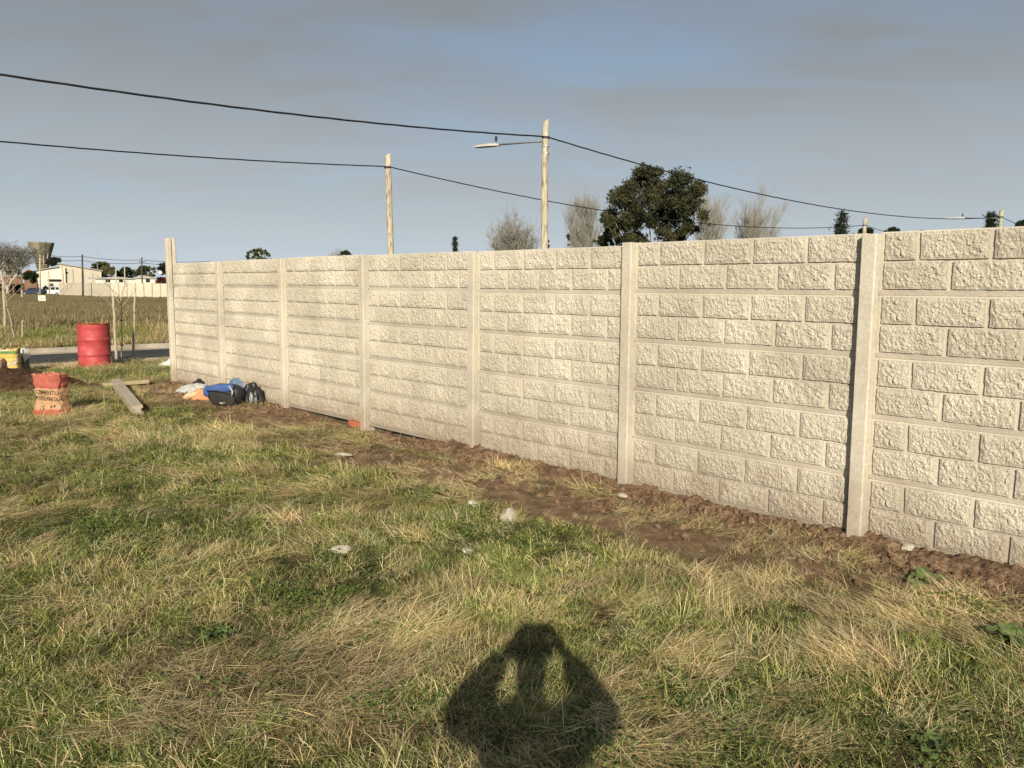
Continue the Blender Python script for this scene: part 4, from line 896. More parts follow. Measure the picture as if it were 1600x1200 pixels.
def small_house(px0, px1, yt, ye, Y, depth, label, wm, rm, ridge=0.5, name='house', win=()):
    o = facade(px0, px1, Y); e = tag(empty(name, o), label, 'building'); q = lambda x, y: local(x, y, Y, o); xa, xb = q(px0, 440)[0], q(px1, 440)[0]; ze, zt = q(px0, ye)[1], q(px0, yt)[1]
    MB().box((xa, 0, -0.6), (xb, depth, ze)).build('wall', wm, e); xr = xa+(xb-xa)*ridge
    MB().prism([(xa-0.3, ze), (xr, zt), (xb+0.3, ze), (xb+0.3, ze-0.12), (xa-0.3, ze-0.12)], -0.3, depth+0.3, 'y').build('roof', rm, e)
    face(e)
    for a, b, c, d in win: (x0, z0), (x1, z1) = q(a, d), q(b, c); MB().box((x0, -0.06, z0), (x1, 0.05, z1)).build('window', M_GLASS, e)
small_house(38, 58, 420, 427, 196, 9, 'small house with red tiled roof behind the blue car', M_BRICKW, M_TILE, 0.35, win=((46, 52, 430, 436),))
small_house(212, 243, 429.5, 434, 150, 7, 'small house with grey sheet roof behind the white wall', M_WHITEW, M_SHEET, 0.3, win=((228, 234, 436, 441),))
small_house(150, 214, 432, 435, 165, 8, 'long low white building between warehouse and grey roofed house', M_WHITEW, M_SHEET, 0.5, name='low_building', win=((165, 172, 437, 441), (186, 192, 437, 441)))
def far_wall():
    e = tag(empty('perimeter_wall', (0, 0, 0)), 'far cream perimeter wall of plain panels across the dry field', 'wall')
    pts = []
    c = at(172, 443.3, 124); end = at(290, 443.5, 124); n = 9
    for i in range(n+1): pts.append((c.x+(end.x-c.x)*i/n, 124.0))
    l = at(93, 444, 143); left = []
    for i in range(1, 12): left.append((c.x+(l.x-c.x)*i/11, 124+(143-124)*i/11))
    seq = left[::-1]+pts; zt = 1.58
    for i, (x, y) in enumerate(seq):
        g = hz(x, y); MB().box((-0.08, -0.08, -0.4), (0.08, 0.08, zt+0.06-g)).build('post', M_KERB, e, loc=(x, y, g))
        if i+1 < len(seq):
            x2, y2 = seq[i+1]; L_ = math.hypot(x2-x, y2-y); o = MB().box((0.085, -0.03, -0.4), (L_-0.085, 0.03, zt-g)).build('panel', M_CREAM, e, loc=(x, y, g)); o.rotation_euler = (0, 0, math.atan2(y2-y, x2-x))
far_wall()

# cars far left
M_VANP = flat('white_car_paint', (0.72, 0.72, 0.70), 0.3, 0.5); M_BLUEP = flat('dark_blue_car_paint', (0.035, 0.045, 0.08), 0.3, 0.5); M_TYRE = flat('tyre_rubber', (0.018, 0.018, 0.018), 0.85); M_RIM = flat('wheel_rim', (0.35, 0.35, 0.36), 0.4, 0.5, 0.5)
def car(name, px, pyb, Y, prof, glass, paint, L_, wheels, label, cat, rz=0.0, w=1.7):
    p = at(px, pyb, Y); e = tag(empty(name, (p.x, Y, p.z), rz), label, cat)
    bm = bmesh.new(); mb = MB().prism(prof, -w/2, w/2, 'y'); me = mb.mesh('body', False, True); bm.from_mesh(me); bmesh.ops.bevel(bm, geom=[e_ for e_ in bm.edges if abs(e_.verts[0].co.y-e_.verts[1].co.y) < 1e-4], offset=0.06, segments=2, affect='EDGES'); bm.to_mesh(me); bm.free(); link('body', me, paint, e)
    for g in glass:
        for s in (-1, 1): MB().prism(g, s*(w/2-0.005), s*(w/2+0.012), 'y').build('side_window', M_GLASS, e)
    for x in wheels:
        for s in (-1, 1):
            t = MB().lathe([(0.18, -0.1), (0.31, -0.1), (0.33, -0.06), (0.33, 0.06), (0.31, 0.1), (0.18, 0.1)], 20).build('wheel', M_TYRE, e, True, loc=(x, s*(w/2-0.08), 0.33)); t.rotation_euler = (math.pi/2, 0, 0)
            MB().lathe([(0.01, -0.085), (0.19, -0.085), (0.19, 0.085), (0.01, 0.085)], 16).build('rim', M_RIM, t)
    for s in (-1, 1): MB().box((prof[0][0]-0.02, s*0.55-0.15, 0.62), (prof[0][0]+0.04, s*0.55+0.15, 0.78), 0.02).build('headlight', M_WHITE, e)
van = [(-2.05, 0.30), (-2.08, 0.75), (-1.9, 0.95), (-1.15, 1.08), (-0.55, 1.62), (-0.2, 1.78), (1.7, 1.80), (1.98, 1.6), (2.05, 0.9), (2.05, 0.30)]
car('white_van', 82.5, 461.5, 166, van, [[(-0.95, 1.10), (-0.45, 1.55), (0.02, 1.62), (0.02, 1.10)], [(0.14, 1.10), (0.14, 1.62), (0.95, 1.62), (0.95, 1.10)], [(1.10, 1.12), (1.10, 1.62), (1.68, 1.60), (1.78, 1.12)]], M_VANP, 4.1, (-1.28, 1.28), 'small white van parked at the end of the far wall', 'van')
car_p = [(-2.1, 0.28), (-2.12, 0.70), (-1.9, 0.86), (-1.0, 0.94), (-0.35, 1.36), (0.75, 1.42), (1.5, 1.02), (2.05, 0.96), (2.12, 0.6), (2.1, 0.28)]
car('blue_car', 53, 461, 160, car_p, [[(-0.8, 0.95), (-0.3, 1.30), (0.15, 1.33), (0.15, 0.95)], [(0.25, 0.95), (0.25, 1.33), (0.72, 1.33), (1.2, 0.97)]], M_BLUEP, 4.2, (-1.3, 1.3), 'dark blue car parked left of the white van', 'car')

# far poles and wires, field sign, bollard, ball tank
M_FPOLE = mat('dark_pole_wood', [(0.05, 0.045, 0.038), (0.09, 0.08, 0.07)], 2, 0.9, fine=0.2, fscale=4)
def far_pole(px, y0, y1, Y, r, label, m=M_FPOLE, dx=0, cross=False, base=True):
    t = at(px+dx, y0, Y); bx = at(px, y1, Y); g = hz(bx.x, Y) if base else bx.z
    e = tag(empty('power_pole', (bx.x, Y, g)), label, 'utility pole', 'far utility poles')
    MB().tube([(0, 0, -0.4), ((t.x-bx.x)*0.5, 0, (t.z-g)*0.5), (t.x-bx.x, 0, t.z-g)], [r*1.2, r*1.1, r], 8).build('shaft', m, e, True)
    if cross: MB().box((t.x-bx.x-0.5, -0.06, t.z-g-0.8), (t.x-bx.x+0.5, 0.06, t.z-g-0.68)).build('crossarm', m, e)
    return t
far_pole(128.5, 397.5, 443, 128, 0.12, 'dark straight power pole in front of the warehouse gable')
far_pole(221.5, 402, 440, 134, 0.10, 'power pole with cross arm before the grey roofed house', cross=True)
far_pole(194.5, 410, 440, 150, 0.10, 'thin pale pole between olive tree and grey house', M_POLE)
far_pole(181, 420, 440, 150, 0.09, 'short thin pole behind the far white wall', M_POLE)
far_pole(99.5, 415, 443, 150, 0.12, 'leaning short pole at the left of warehouse gable', M_POLE, dx=-2.5)
far_pole(62.5, 398, 458, 150, 0.12, 'grey pole in front of the water tower', M_POLE)
far_pole(77, 424, 452, 150, 0.09, 'thin grey pole before the annex wall', M_POLE, dx=-1.2)
far_pole(151, 384, 412, 210, 0.05, 'thin television antenna mast behind the warehouse', M_STEEL, cross=True)
def far_wire(pts, Y, label, r=0.035):
    P = [at(x, y, Y) for x, y in pts]; q = []
    for a, b in zip(P[:-1], P[1:]):
        for i in range(6): t = i/6; p = a.lerp(b, t); p.z -= 0.25*4*t*(1-t); q.append(p)
    q.append(P[-1]); tag(MB().tube(q, r, 5).build('power_line', M_CABLE, None, True), label, 'cable', 'far power lines')
far_wire([(-60, 383), (62, 396), (128.5, 400.5), (221.5, 406), (330, 408)], 128, 'upper far power line passing in front of the water tower')
far_wire([(-60, 392), (62, 402), (128.5, 407), (221.5, 411), (330, 412)], 128, 'lower far power line crossing the water tower stem')
b = at(66, 475, 74); g = hz(b.x, 74); zs = at(66, 470, 74).z; e = tag(empty('field_sign', (b.x, 74, g)), 'small white sign board on posts in the dry field', 'sign')
zt = at(66, 461.5, 74).z; MB().box((-0.33, -0.015, zs-g), (0.33, 0.015, zt-g), 0.004).build('board', M_WHITEW, e)
MB().box((-0.22, -0.021, zs-g+0.14), (0.24, -0.016, zs-g+0.22)).build('lettering_strip', mat('sign_print', [(0.10, 0.10, 0.09), (0.55, 0.53, 0.46)], 14, 0.8, fine=0, stretch=(1, 1, 0.1)), e)
for s in (-0.24, 0.24): MB().box((s-0.02, 0.016, -0.2), (s+0.02, 0.05, zt-g)).build('post', M_STAKE, e)
b = at(35, 466, 110); g = hz(b.x, 110); tag(MB().lathe([(0.13, -0.3), (0.13, at(35, 453, 110).z-g-0.05), (0.10, at(35, 453, 110).z-g), (0.001, at(35, 453, 110).z-g+0.02)], 14).build('concrete_bollard', M_KERB, None, True, loc=(b.x, 110, g)), 'pale concrete stub post in the field left of cars', 'bollard')
b = at(251, 426.5, 150); g = hz(b.x, 150); e = tag(empty('water_tank', (b.x, 150, g)), 'white ball shaped water tank on a stem by the end post', 'water tank')
zc = b.z-g; MB().lathe([(0.005, -0.34)]+[(0.34*math.cos(a), 0.34*math.sin(a)) for a in np.linspace(-1.4, 1.4, 12)]+[(0.005, 0.34)], 20).build('ball', M_WHITEW, e, True, loc=(0, 0, zc)); MB().tube([(0, 0, -0.3), (0, 0, zc-0.3)], 0.06, 8).build('stem', M_STEEL, e)
# ------------------------------------------------------------------ the photographer, whose shadow falls into the picture
def skin_mesh(name, chains, m, parent, sub=2):
    """chains: lists of (point, radius); points that coincide are shared, so the surface grows as one"""
    V, E, Rr, key = [], [], [], {}
    def vid(p, r):
        k = tuple(round(c, 4) for c in p)
        if k not in key: key[k] = len(V); V.append(p); Rr.append(r)
        return key[k]
    for ch in chains:
        ids = [vid(p, r) for p, r in ch]
        E += list(zip(ids[:-1], ids[1:]))
    me = bpy.data.meshes.new(name); me.from_pydata(V, E, []); o = link(name, me, None, parent)
    sk = o.modifiers.new('Skin', 'SKIN'); sk.use_smooth_shade = True; sk.branch_smoothing = 0.6
    if not me.skin_vertices: me.skin_vertices.new()
    for i, r in enumerate(Rr): me.skin_vertices[0].data[i].radius = (r, r) if not isinstance(r, tuple) else r
    me.skin_vertices[0].data[0].use_root = True
    ss = o.modifiers.new('Subdivision', 'SUBSURF'); ss.levels = sub; ss.render_levels = sub
    dg = bpy.context.evaluated_depsgraph_get(); dg.update(); me2 = bpy.data.meshes.new_from_object(o.evaluated_get(dg)); o.modifiers.clear(); o.data = me2; me2.name = name
    me2.materials.clear(); me2.materials.append(m); me2.polygons.foreach_set('use_smooth', [True]*len(me2.polygons)); return o
def photographer():
    gx0, gy0 = -0.03, -0.42; g = hz(gx0, gy0)
    e = tag(empty('person', (gx0, gy0, g)), 'person in dark jacket and jeans taking the photograph with raised phone', 'person')
    SK = flat('skin', (0.42, 0.24, 0.16), 0.6); JK = flat('dark_jacket', (0.03, 0.032, 0.04), 0.9, 0.1); JN = flat('denim', (0.06, 0.085, 0.15), 0.9, 0.1); SH = flat('shoe_leather', (0.03, 0.022, 0.016), 0.5); HR = flat('dark_hair', (0.02, 0.015, 0.012), 0.6)
    V = Vector
    pel, ch_, nk, hd = V((0, 0, 1.00)), V((0, 0.01, 1.33)), V((0, 0.03, 1.555)), V((0, 0.085, 1.645))
    body = [[(pel, 0.12), (ch_, 0.13), (nk, 0.062), (hd, 0.070), (V((0, 0.10, 1.715)), 0.082), (V((0, 0.09, 1.785)), 0.078), (V((0, 0.085, 1.825)), 0.045)]]
    jack = [[(pel, (0.18, 0.14)), (V((0, 0, 1.16)), (0.185, 0.145)), (ch_, (0.20, 0.15)), (V((0, 0.015, 1.53)), (0.15, 0.11)), (V((0, 0.03, 1.59)), (0.090, 0.085))]]
    jean = [[(V((0, 0, 1.02)), (0.165, 0.13))]]
    px = 0.03                                            # the phone, seen from the body's own origin
    for s in (-1, 1):
        sh, el, wr = V((s*0.195+0.012, 0.02, 1.535)), V((s*0.285+0.005, 0.20, 1.435)), V((px+s*0.125, 0.335, 1.625))
        palm = V((px+s*0.100, 0.362, 1.652))
        body.append([(ch_, 0.13), (sh, 0.055), (el, 0.043), (wr, 0.030), (palm, (0.040, 0.024))])
        for k in range(4):                                # fingers closing round the short edge of the phone
            zf = 1.692-0.018*k; body.append([(palm, (0.040, 0.024)), (V((px+s*0.092, 0.388, zf)), 0.0105), (V((px+s*(0.082+0.002*k), 0.408, zf+0.002)), 0.0095), (V((px+s*(0.064+0.003*k), 0.414, zf+0.002)), 0.0085)])
        body.append([(palm, (0.040, 0.024)), (V((px+s*0.080, 0.366, 1.632)), 0.0115), (V((px+s*0.062, 0.384, 1.642)), 0.010), (V((px+s*0.050, 0.389, 1.652)), 0.0085)])
        jack.append([(ch_, (0.20, 0.15)), (sh, 0.100), (el, 0.086), (wr-(wr-el)*0.06, 0.054)])
        hip, kn, an = V((s*0.098, 0, 0.92)), V((s*0.11, 0.02, 0.50)), V((s*0.12, -0.02, 0.09))
        body.append([(pel, 0.12), (hip, 0.085), (kn, 0.055), (an, 0.038)])
        jean.append([(V((0, 0, 1.02)), (0.165, 0.13)), (hip, 0.105), (kn, 0.075), (V((s*0.12, -0.015, 0.12)), 0.062)])
        skin_mesh('shoe', [[(V((s*0.12, -0.06, 0.055)), 0.045), (V((s*0.123, 0.02, 0.06)), 0.048), (V((s*0.128, 0.12, 0.045)), 0.042), (V((s*0.13, 0.19, 0.038)), 0.03)]], SH, e)
    skin_mesh('body', body, SK, e); skin_mesh('jacket', jack, JK, e); skin_mesh('trousers', jean, JN, e)
    skin_mesh('hair', [[(V((0, 0.045, 1.69)), 0.072), (V((0, 0.06, 1.775)), 0.096), (V((0, 0.09, 1.84)), 0.070)]], HR, e)
    # face
    for s in (-1, 1):
        MB().lathe([(0.001, -0.010), (0.009, -0.006), (0.012, 0), (0.009, 0.006), (0.001, 0.010)], 10).build('eye', M_WHITE, e, True, loc=(s*0.031, 0.172, 1.725))
        MB().lathe([(0.004, -0.028), (0.016, -0.02), (0.020, 0.005), (0.014, 0.026), (0.003, 0.032)], 10).build('ear', SK, e, True, loc=(s*0.084, 0.085, 1.715))
    skin_mesh('nose', [[(V((0, 0.168, 1.732)), 0.008), (V((0, 0.188, 1.705)), 0.010), (V((0, 0.194, 1.690)), 0.012)]], SK, e)
    skin_mesh('mouth', [[(V((-0.024, 0.160, 1.660)), 0.005), (V((0, 0.170, 1.660)), 0.007), (V((0.024, 0.160, 1.660)), 0.005)]], flat('lips', (0.35, 0.14, 0.11), 0.5), e)
    ph = tag(empty('phone', (0, -0.020, CAM_H)), 'black phone held in both hands of the photographer', 'phone')
    MB().box((-0.072, -0.004, -0.036), (0.072, 0.004, 0.036), 0.003).build('case', M_DARK, ph); MB().box((-0.064, -0.0056, -0.032), (0.064, -0.0044, 0.032)).build('screen', M_GLASS, ph)
photographer()

# ------------------------------------------------------------------ grass: tufts scattered by measured density
def blade_mesh(name, n, R, L, w, phi, kap, cols, seed, az=None, z0=(0, 0.01), wts=None, segs=3):
    r = np.random.default_rng(seed); rr = R*np.sqrt(r.random(n)); aa = r.uniform(0, 2*np.pi, n); bx, by = rr*np.cos(aa), rr*np.sin(aa); bz = r.uniform(*z0, n)
    az_ = r.uniform(0, 2*np.pi, n) if az is None else r.normal(0, az, n) + np.where(r.random(n) < 0.12, np.pi, 0)
    Ln = r.uniform(*L, n); wd = r.uniform(*w, n); ph = np.radians(r.uniform(*phi, n)); kp = np.radians(r.uniform(*kap, n)); tw = r.normal(0, 0.5, n)
    P = [np.stack([bx, by, bz], 1)]; cur = P[0].copy()
    for i in range(segs):
        a = ph + kp*(i+0.5)/segs; st = Ln/segs
        cur = cur + np.stack([np.sin(a)*np.cos(az_)*st, np.sin(a)*np.sin(az_)*st, np.cos(a)*st], 1); cur[:, 2] = np.maximum(cur[:, 2], 0.004); P.append(cur.copy())
    sd = np.stack([-np.sin(az_+tw), np.cos(az_+tw), 0.35*np.sin(tw)], 1); V = []
    for i in range(segs):
        k = (0.75, 1.0, 0.7, 0.5)[i] if segs == 3 else 1.0-0.3*i
        V += [P[i]-sd*(wd*k/2)[:, None], P[i]+sd*(wd*k/2)[:, None]]
    V.append(P[segs]); m = 2*segs+1; V = np.stack(V, 1).reshape(-1, 3); base = (np.arange(n)*m)[:, None]
    F_ = []
    for i in range(segs-1): F_ += [base+np.array([[2*i, 2*i+1, 2*i+3]]), base+np.array([[2*i, 2*i+3, 2*i+2]])]
    F_.append(base+np.array([[2*segs-2, 2*segs-1, 2*segs]])); F_ = np.concatenate(F_)
    me = np_mesh(name, V, F_, False)
    ci = r.choice(len(cols), n, p=wts); C = np.array(cols)[ci]*r.uniform(0.75, 1.25, n)[:, None]; C = np.repeat(C, m, 0)
    ca = me.attributes.new('blade', 'FLOAT_COLOR', 'POINT'); ca.data.foreach_set('color', np.concatenate([C, np.ones((len(C), 1))], 1).astype(np.float32).ravel()); return me
def weed_mesh(name, n, R, size, hgt, cols, seed):
    r = np.random.default_rng(seed); V, F_, C = [], [], []
    for i in range(n):
        a, q = r.uniform(0, 6.28), R*math.sqrt(r.random()); c = np.array([q*math.cos(a), q*math.sin(a), r.uniform(*hgt)]); s = r.uniform(*size); az = r.uniform(0, 6.28); ti = r.uniform(0.1, 0.8)
        u = np.array([math.cos(az), math.sin(az), 0.0]); v = np.array([-math.sin(az)*math.cos(ti), math.cos(az)*math.cos(ti), math.sin(ti)]); nn = np.cross(u, v); k = len(V)
        for (p, q2, d) in ((0, 0, 0), (0.35, 0.42, 0.1), (0.75, 0.38, 0.06), (1.05, 0, -0.1), (0.75, -0.38, 0.06), (0.35, -0.42, 0.1), (0.55, 0, -0.05)): V.append(c+(v*p+u*q2+nn*d)*s)
        F_ += [(k, k+1, k+6), (k+1, k+2, k+6), (k+2, k+3, k+6), (k+3, k+4, k+6), (k+4, k+5, k+6), (k+5, k, k+6)]
        C += [np.array(cols[r.integers(len(cols))])*r.uniform(0.75, 1.3)]*7
    me = np_mesh(name, V, F_, False); C = np.array(C); ca = me.attributes.new('blade', 'FLOAT_COLOR', 'POINT'); ca.data.foreach_set('color', np.concatenate([C, np.ones((len(C), 1))], 1).astype(np.float32).ravel()); return me
def blade_material():
    m = bpy.data.materials.new('grass_blades'); m.use_nodes = True; N = m.node_tree.nodes; L = m.node_tree.links; N.remove(N['Principled BSDF']); o = N['Material Output']
    a = N.new('ShaderNodeAttribute'); a.attribute_name = 'blade'; t = N.new('ShaderNodeAttribute'); t.attribute_name = 'tint'; t.attribute_type = 'INSTANCER'
    mx = N.new('ShaderNodeMix'); mx.data_type = 'RGBA'; mx.blend_type = 'MULTIPLY'; mx.inputs[0].default_value = 1; L.new(a.outputs['Color'], mx.inputs[6]); L.new(t.outputs['Color'], mx.inputs[7])
    d = N.new('ShaderNodeBsdfDiffuse'); tr = N.new('ShaderNodeBsdfTranslucent'); g = N.new('ShaderNodeBsdfGlossy'); g.inputs['Roughness'].default_value = 0.45; g.inputs['Color'].default_value = (0.9, 0.9, 0.9, 1)
    L.new(mx.outputs[2], d.inputs[0]); L.new(mx.outputs[2], tr.inputs[0]); s = N.new('ShaderNodeMixShader'); s.inputs[0].default_value = 0.22; L.new(d.outputs[0], s.inputs[1]); L.new(tr.outputs[0], s.inputs[2])
    s2 = N.new('ShaderNodeMixShader'); s2.inputs[0].default_value = 0.03; L.new(s.outputs[0], s2.inputs[1]); L.new(g.outputs[0], s2.inputs[2]); L.new(s2.outputs[0], o.inputs[0]); return m
M_BLADE = blade_material()
G1, G2, G3 = (0.090, 0.132, 0.030), (0.180, 0.218, 0.052), (0.32, 0.32, 0.10)
S0 = (0.72, 0.60, 0.355)
S1, S2, S3, S4 = (0.58, 0.47, 0.255), (0.40, 0.31, 0.155), (0.27, 0.20, 0.11), (0.16, 0.112, 0.065)
def scatter(name, meshes, pts, rot, scl, idx, tint, label, cat):
    lib = bpy.data.collections.new(name+'_kinds')
    for i, me in enumerate(meshes):
        if not me.materials: me.materials.append(M_BLADE)
        lib.objects.link(bpy.data.objects.new('%s_kind_%02d' % (name, i), me))
    me = bpy.data.meshes.new(name); me.vertices.add(len(pts)); me.vertices.foreach_set('co', pts.astype(np.float32).ravel())
    for nm, ty, key, dat in (('rot', 'FLOAT_VECTOR', 'vector', rot), ('scl', 'FLOAT', 'value', scl), ('kind', 'INT', 'value', idx), ('tint', 'FLOAT_COLOR', 'color', np.concatenate([tint, np.ones((len(tint), 1))], 1))):
        at_ = me.attributes.new(nm, ty, 'POINT'); at_.data.foreach_set(key, np.ascontiguousarray(dat, np.int32 if ty == 'INT' else np.float32).ravel())
    o = link(name, me, None); o['kind'] = 'stuff'; o['label'] = label; o['category'] = cat
    ng = bpy.data.node_groups.new(name+'_scatter', 'GeometryNodeTree'); ng.interface.new_socket('Geometry', in_out='INPUT', socket_type='NodeSocketGeometry'); ng.interface.new_socket('Geometry', in_out='OUTPUT', socket_type='NodeSocketGeometry')
    N = ng.nodes; L = ng.links; gi, go = N.new('NodeGroupInput'), N.new('NodeGroupOutput'); ci = N.new('GeometryNodeCollectionInfo'); ci.inputs['Collection'].default_value = lib; ci.inputs['Separate Children'].default_value = True; ci.inputs['Reset Children'].default_value = True
    ip = N.new('GeometryNodeInstanceOnPoints'); ip.inputs['Pick Instance'].default_value = True
    def na(n_, t): a = N.new('GeometryNodeInputNamedAttribute'); a.data_type = t; a.inputs[0].default_value = n_; return a.outputs[0]
    er = N.new('FunctionNodeEulerToRotation'); L.new(na('rot', 'FLOAT_VECTOR'), er.inputs[0]); L.new(er.outputs[0], ip.inputs['Rotation']); L.new(na('scl', 'FLOAT'), ip.inputs['Scale']); L.new(na('kind', 'INT'), ip.inputs['Instance Index'])
    L.new(gi.outputs[0], ip.inputs['Points']); L.new(ci.outputs[0], ip.inputs['Instance']); L.new(ip.outputs[0], go.inputs[0])
    md = o.modifiers.new('scatter', 'NODES'); md.node_group = ng; return o

K = []
for s in range(3): K.append(blade_mesh('k', 40, 0.065, (0.022, 0.055), (0.0024, 0.0042), (10, 70), (10, 70), [G1, G2, G3, S1], 10+s, wts=[.30, .36, .24, .10]))          # 0-2 short green
for s in range(3): K.append(blade_mesh('k', 30, 0.065, (0.055, 0.135), (0.0024, 0.0042), (15, 68), (20, 95), [G1, G2, G3, S1], 20+s, az=1.2, wts=[.26, .36, .24, .14]))   # 3-5 long green
for s in range(3): K.append(blade_mesh('k', 26, 0.060, (0.05, 0.14), (0.0017, 0.0031), (20, 76), (10, 70), [S0, S1, S2, G3], 30+s, az=1.2, wts=[.30, .35, .17, .18]))  # 6-8 leaning straw
for s in range(4): K.append(blade_mesh('k', 32, 0.080, (0.08, 0.23), (0.0018, 0.0033), (62, 88), (0, 24), [S0, S1, S2, S3], 40+s, az=0.6, z0=(0.006, 0.035), wts=[.32, .34, .22, .12]))  # 9-12 flattened straw
for s in range(3): K.append(blade_mesh('k', 34, 0.070, (0.03, 0.09), (0.0020, 0.0038), (15, 78), (10, 70), [G1, G2, G3, S0, S1], 50+s, az=1.6, wts=[.20, .28, .22, .14, .16]))   # 13-15 mixed
for s in range(2): K.append(weed_mesh('k', 26, 0.085, (0.010, 0.021), (0.015, 0.06), [(0.050, 0.085, 0.020), (0.080, 0.115, 0.030), (0.13, 0.155, 0.045)], 60+s))   # 16-17 clover-like weeds
for s in range(2): K.append(blade_mesh('k', 11, 0.07, (0.08, 0.22), (0.0020, 0.0034), (0, 35), (0, 35), [S0, S1, S2], 70+s, wts=[.5, .35, .15]))                   # 18-19 standing dry stalks
for s in range(2): K.append(blade_mesh('k', 26, 0.07, (0.04, 0.11), (0.0018, 0.0030), (50, 88), (0, 30), [S3, S4, S2], 80+s, z0=(0.004, 0.03), wts=[.4, .35, .25]))   # 20-21 dead brown thatch
def sample(y0, y1, dens, x_of, extra=2.8):
    A = (y1-y0)*(2*(0.66*y1+extra)); n = int(A*dens); x = rng.uniform(-(0.66*y1+extra), 0.66*y1+extra, n); y = rng.uniform(y0, y1, n); return x, y
X, Y, SCL = [], [], []
for y0, y1, dn, sc_ in ((0.3, 1.7, 300, 1.1), (1.7, 4.0, 560, 0.92), (4.0, 6.5, 430, 1.0), (6.5, 10.0, 290, 1.15), (10.0, 15.0, 190, 1.35), (15.0, 19.5, 130, 1.55)):
    x, y = sample(y0, y1, dn, None); X.append(x); Y.append(y); SCL.append(np.full(len(x), sc_))
X, Y, SCL = np.concatenate(X), np.concatenate(Y), np.concatenate(SCL)
a_, d_ = wall_coords(X, Y); r_ = road_coord(X, Y)
keep = (np.abs(X) < 0.66*Y+2.8) & (r_ > ROAD_W+0.22) & ((d_ > 0.09) | (a_ < -0.15)) & ((a_ > -0.15) | (X < -5.2))
dm = dirt_mask(X, Y); keep &= rng.random(len(X)) > np.clip(dm*0.95, 0, 0.82)
thin = fbm(X*2.3, Y*2.3, 12.0, 3); keep &= rng.random(len(X)) > np.clip((thin-0.58)*3.0, 0, 0.55)
X, Y, SCL, dm, a_, d_ = [q[keep] for q in (X, Y, SCL, dm, a_, d_)]
n1 = fbm(X*0.75, Y*0.75, 21.0, 3); n2 = fbm(X*2.6, Y*2.6, 23.0, 3); n3 = fbm(X*1.5, Y*1.5, 27.0, 3); n4 = fbm(X*1.1, Y*1.1, 31.0, 3)
def g2(cx_, cy_, rx, ry): return np.exp(-(((X-cx_)/rx)**2+((Y-cy_)/ry)**2))
n5 = fbm(X*6.5, Y*6.5, 35.0, 2)
dry = 0.26*n1+0.38*n2+0.36*n5 + 0.35*dm - 0.09*g2(-4.2, 7.2, 1.6, 0.9) + 0.12*g2(-1.1, 3.4, 0.8, 0.35) + 0.10*g2(1.3, 4.5, 0.9, 0.3) - 0.06*g2(0.6, 3.2, 1.2, 0.4) - 0.07*g2(1.6, 3.1, 0.9, 0.6) + 0.22*g2(1.09, 2.87, 0.22, 0.14) + 0.14*g2(-2.9, 4.7, 0.3, 0.3) + 0.06*g2(0.15, 3.95, 0.35, 0.15)
U = rng.random(len(X)); U2 = rng.random(len(X)); pd = 0.08+0.66*sstep(0.482, 0.59, dry); ri = lambda a, b: rng.integers(a, b, len(X))
idx = np.where(U2 < 0.5, ri(0, 3), ri(3, 6))
idx = np.where((n4+0.5*(n5-0.5)+0.12*g2(1.3, 2.9, 1.0, 0.6) > 0.55) & (U2 < 0.55) & (Y < 7), ri(16, 18), idx)
idx = np.where(U2 > 0.72, ri(13, 16), idx)
isd = U < pd
idx = np.where(isd, np.where(n3+0.10*(U2-0.5) > 0.47, ri(9, 13), ri(6, 9)), idx)
idx = np.where(isd & (U2 < 0.10), ri(20, 22), idx)
idx = np.where(isd & (dry > 0.62) & (U2 < 0.55), ri(20, 22), idx)
idx = np.where((dm > 0.45) & (rng.random(len(X)) < 0.85), np.where(U2 < 0.6, ri(20, 22), ri(9, 13)), idx)
stalk = (rng.random(len(X)) < (0.0012+0.14*g2(1.02, 4.12, 0.13, 0.10)+0.04*g2(1.75, 4.55, 0.2, 0.15)+0.04*g2(-0.1, 6.6, 0.3, 0.12))*(1-g2(0.1, 3.3, 0.5, 0.6))); idx = np.where(stalk, ri(18, 20), idx)
ang = 2*np.pi*1.6*fbm(X*0.55, Y*0.55, 41.0, 2)+rng.normal(0, 0.55, len(X))
rot = np.stack([rng.normal(0, 0.10, len(X)), rng.normal(0, 0.10, len(X)), ang], 1)
scl = 0.87*SCL*rng.uniform(0.7, 1.3, len(X))*(0.45+1.05*fbm(X*3.1, Y*3.1, 44.0, 3))*np.where(dm > 0.3, 0.75, 1.0)
tn = (0.62+0.92*fbm(X*2.4, Y*2.4, 47.0, 3)); tint = np.stack([tn*rng.uniform(0.9, 1.1, len(X)), tn*rng.uniform(0.93, 1.07, len(X)), tn*rng.uniform(0.85, 1.1, len(X))], 1)
Z = H(X, Y)-0.004
scatter('grass', K, np.stack([X, Y, Z], 1), rot, scl, idx, tint, 'green and straw coloured grass covering the lot before the wall', 'grass')
NG = len(X)

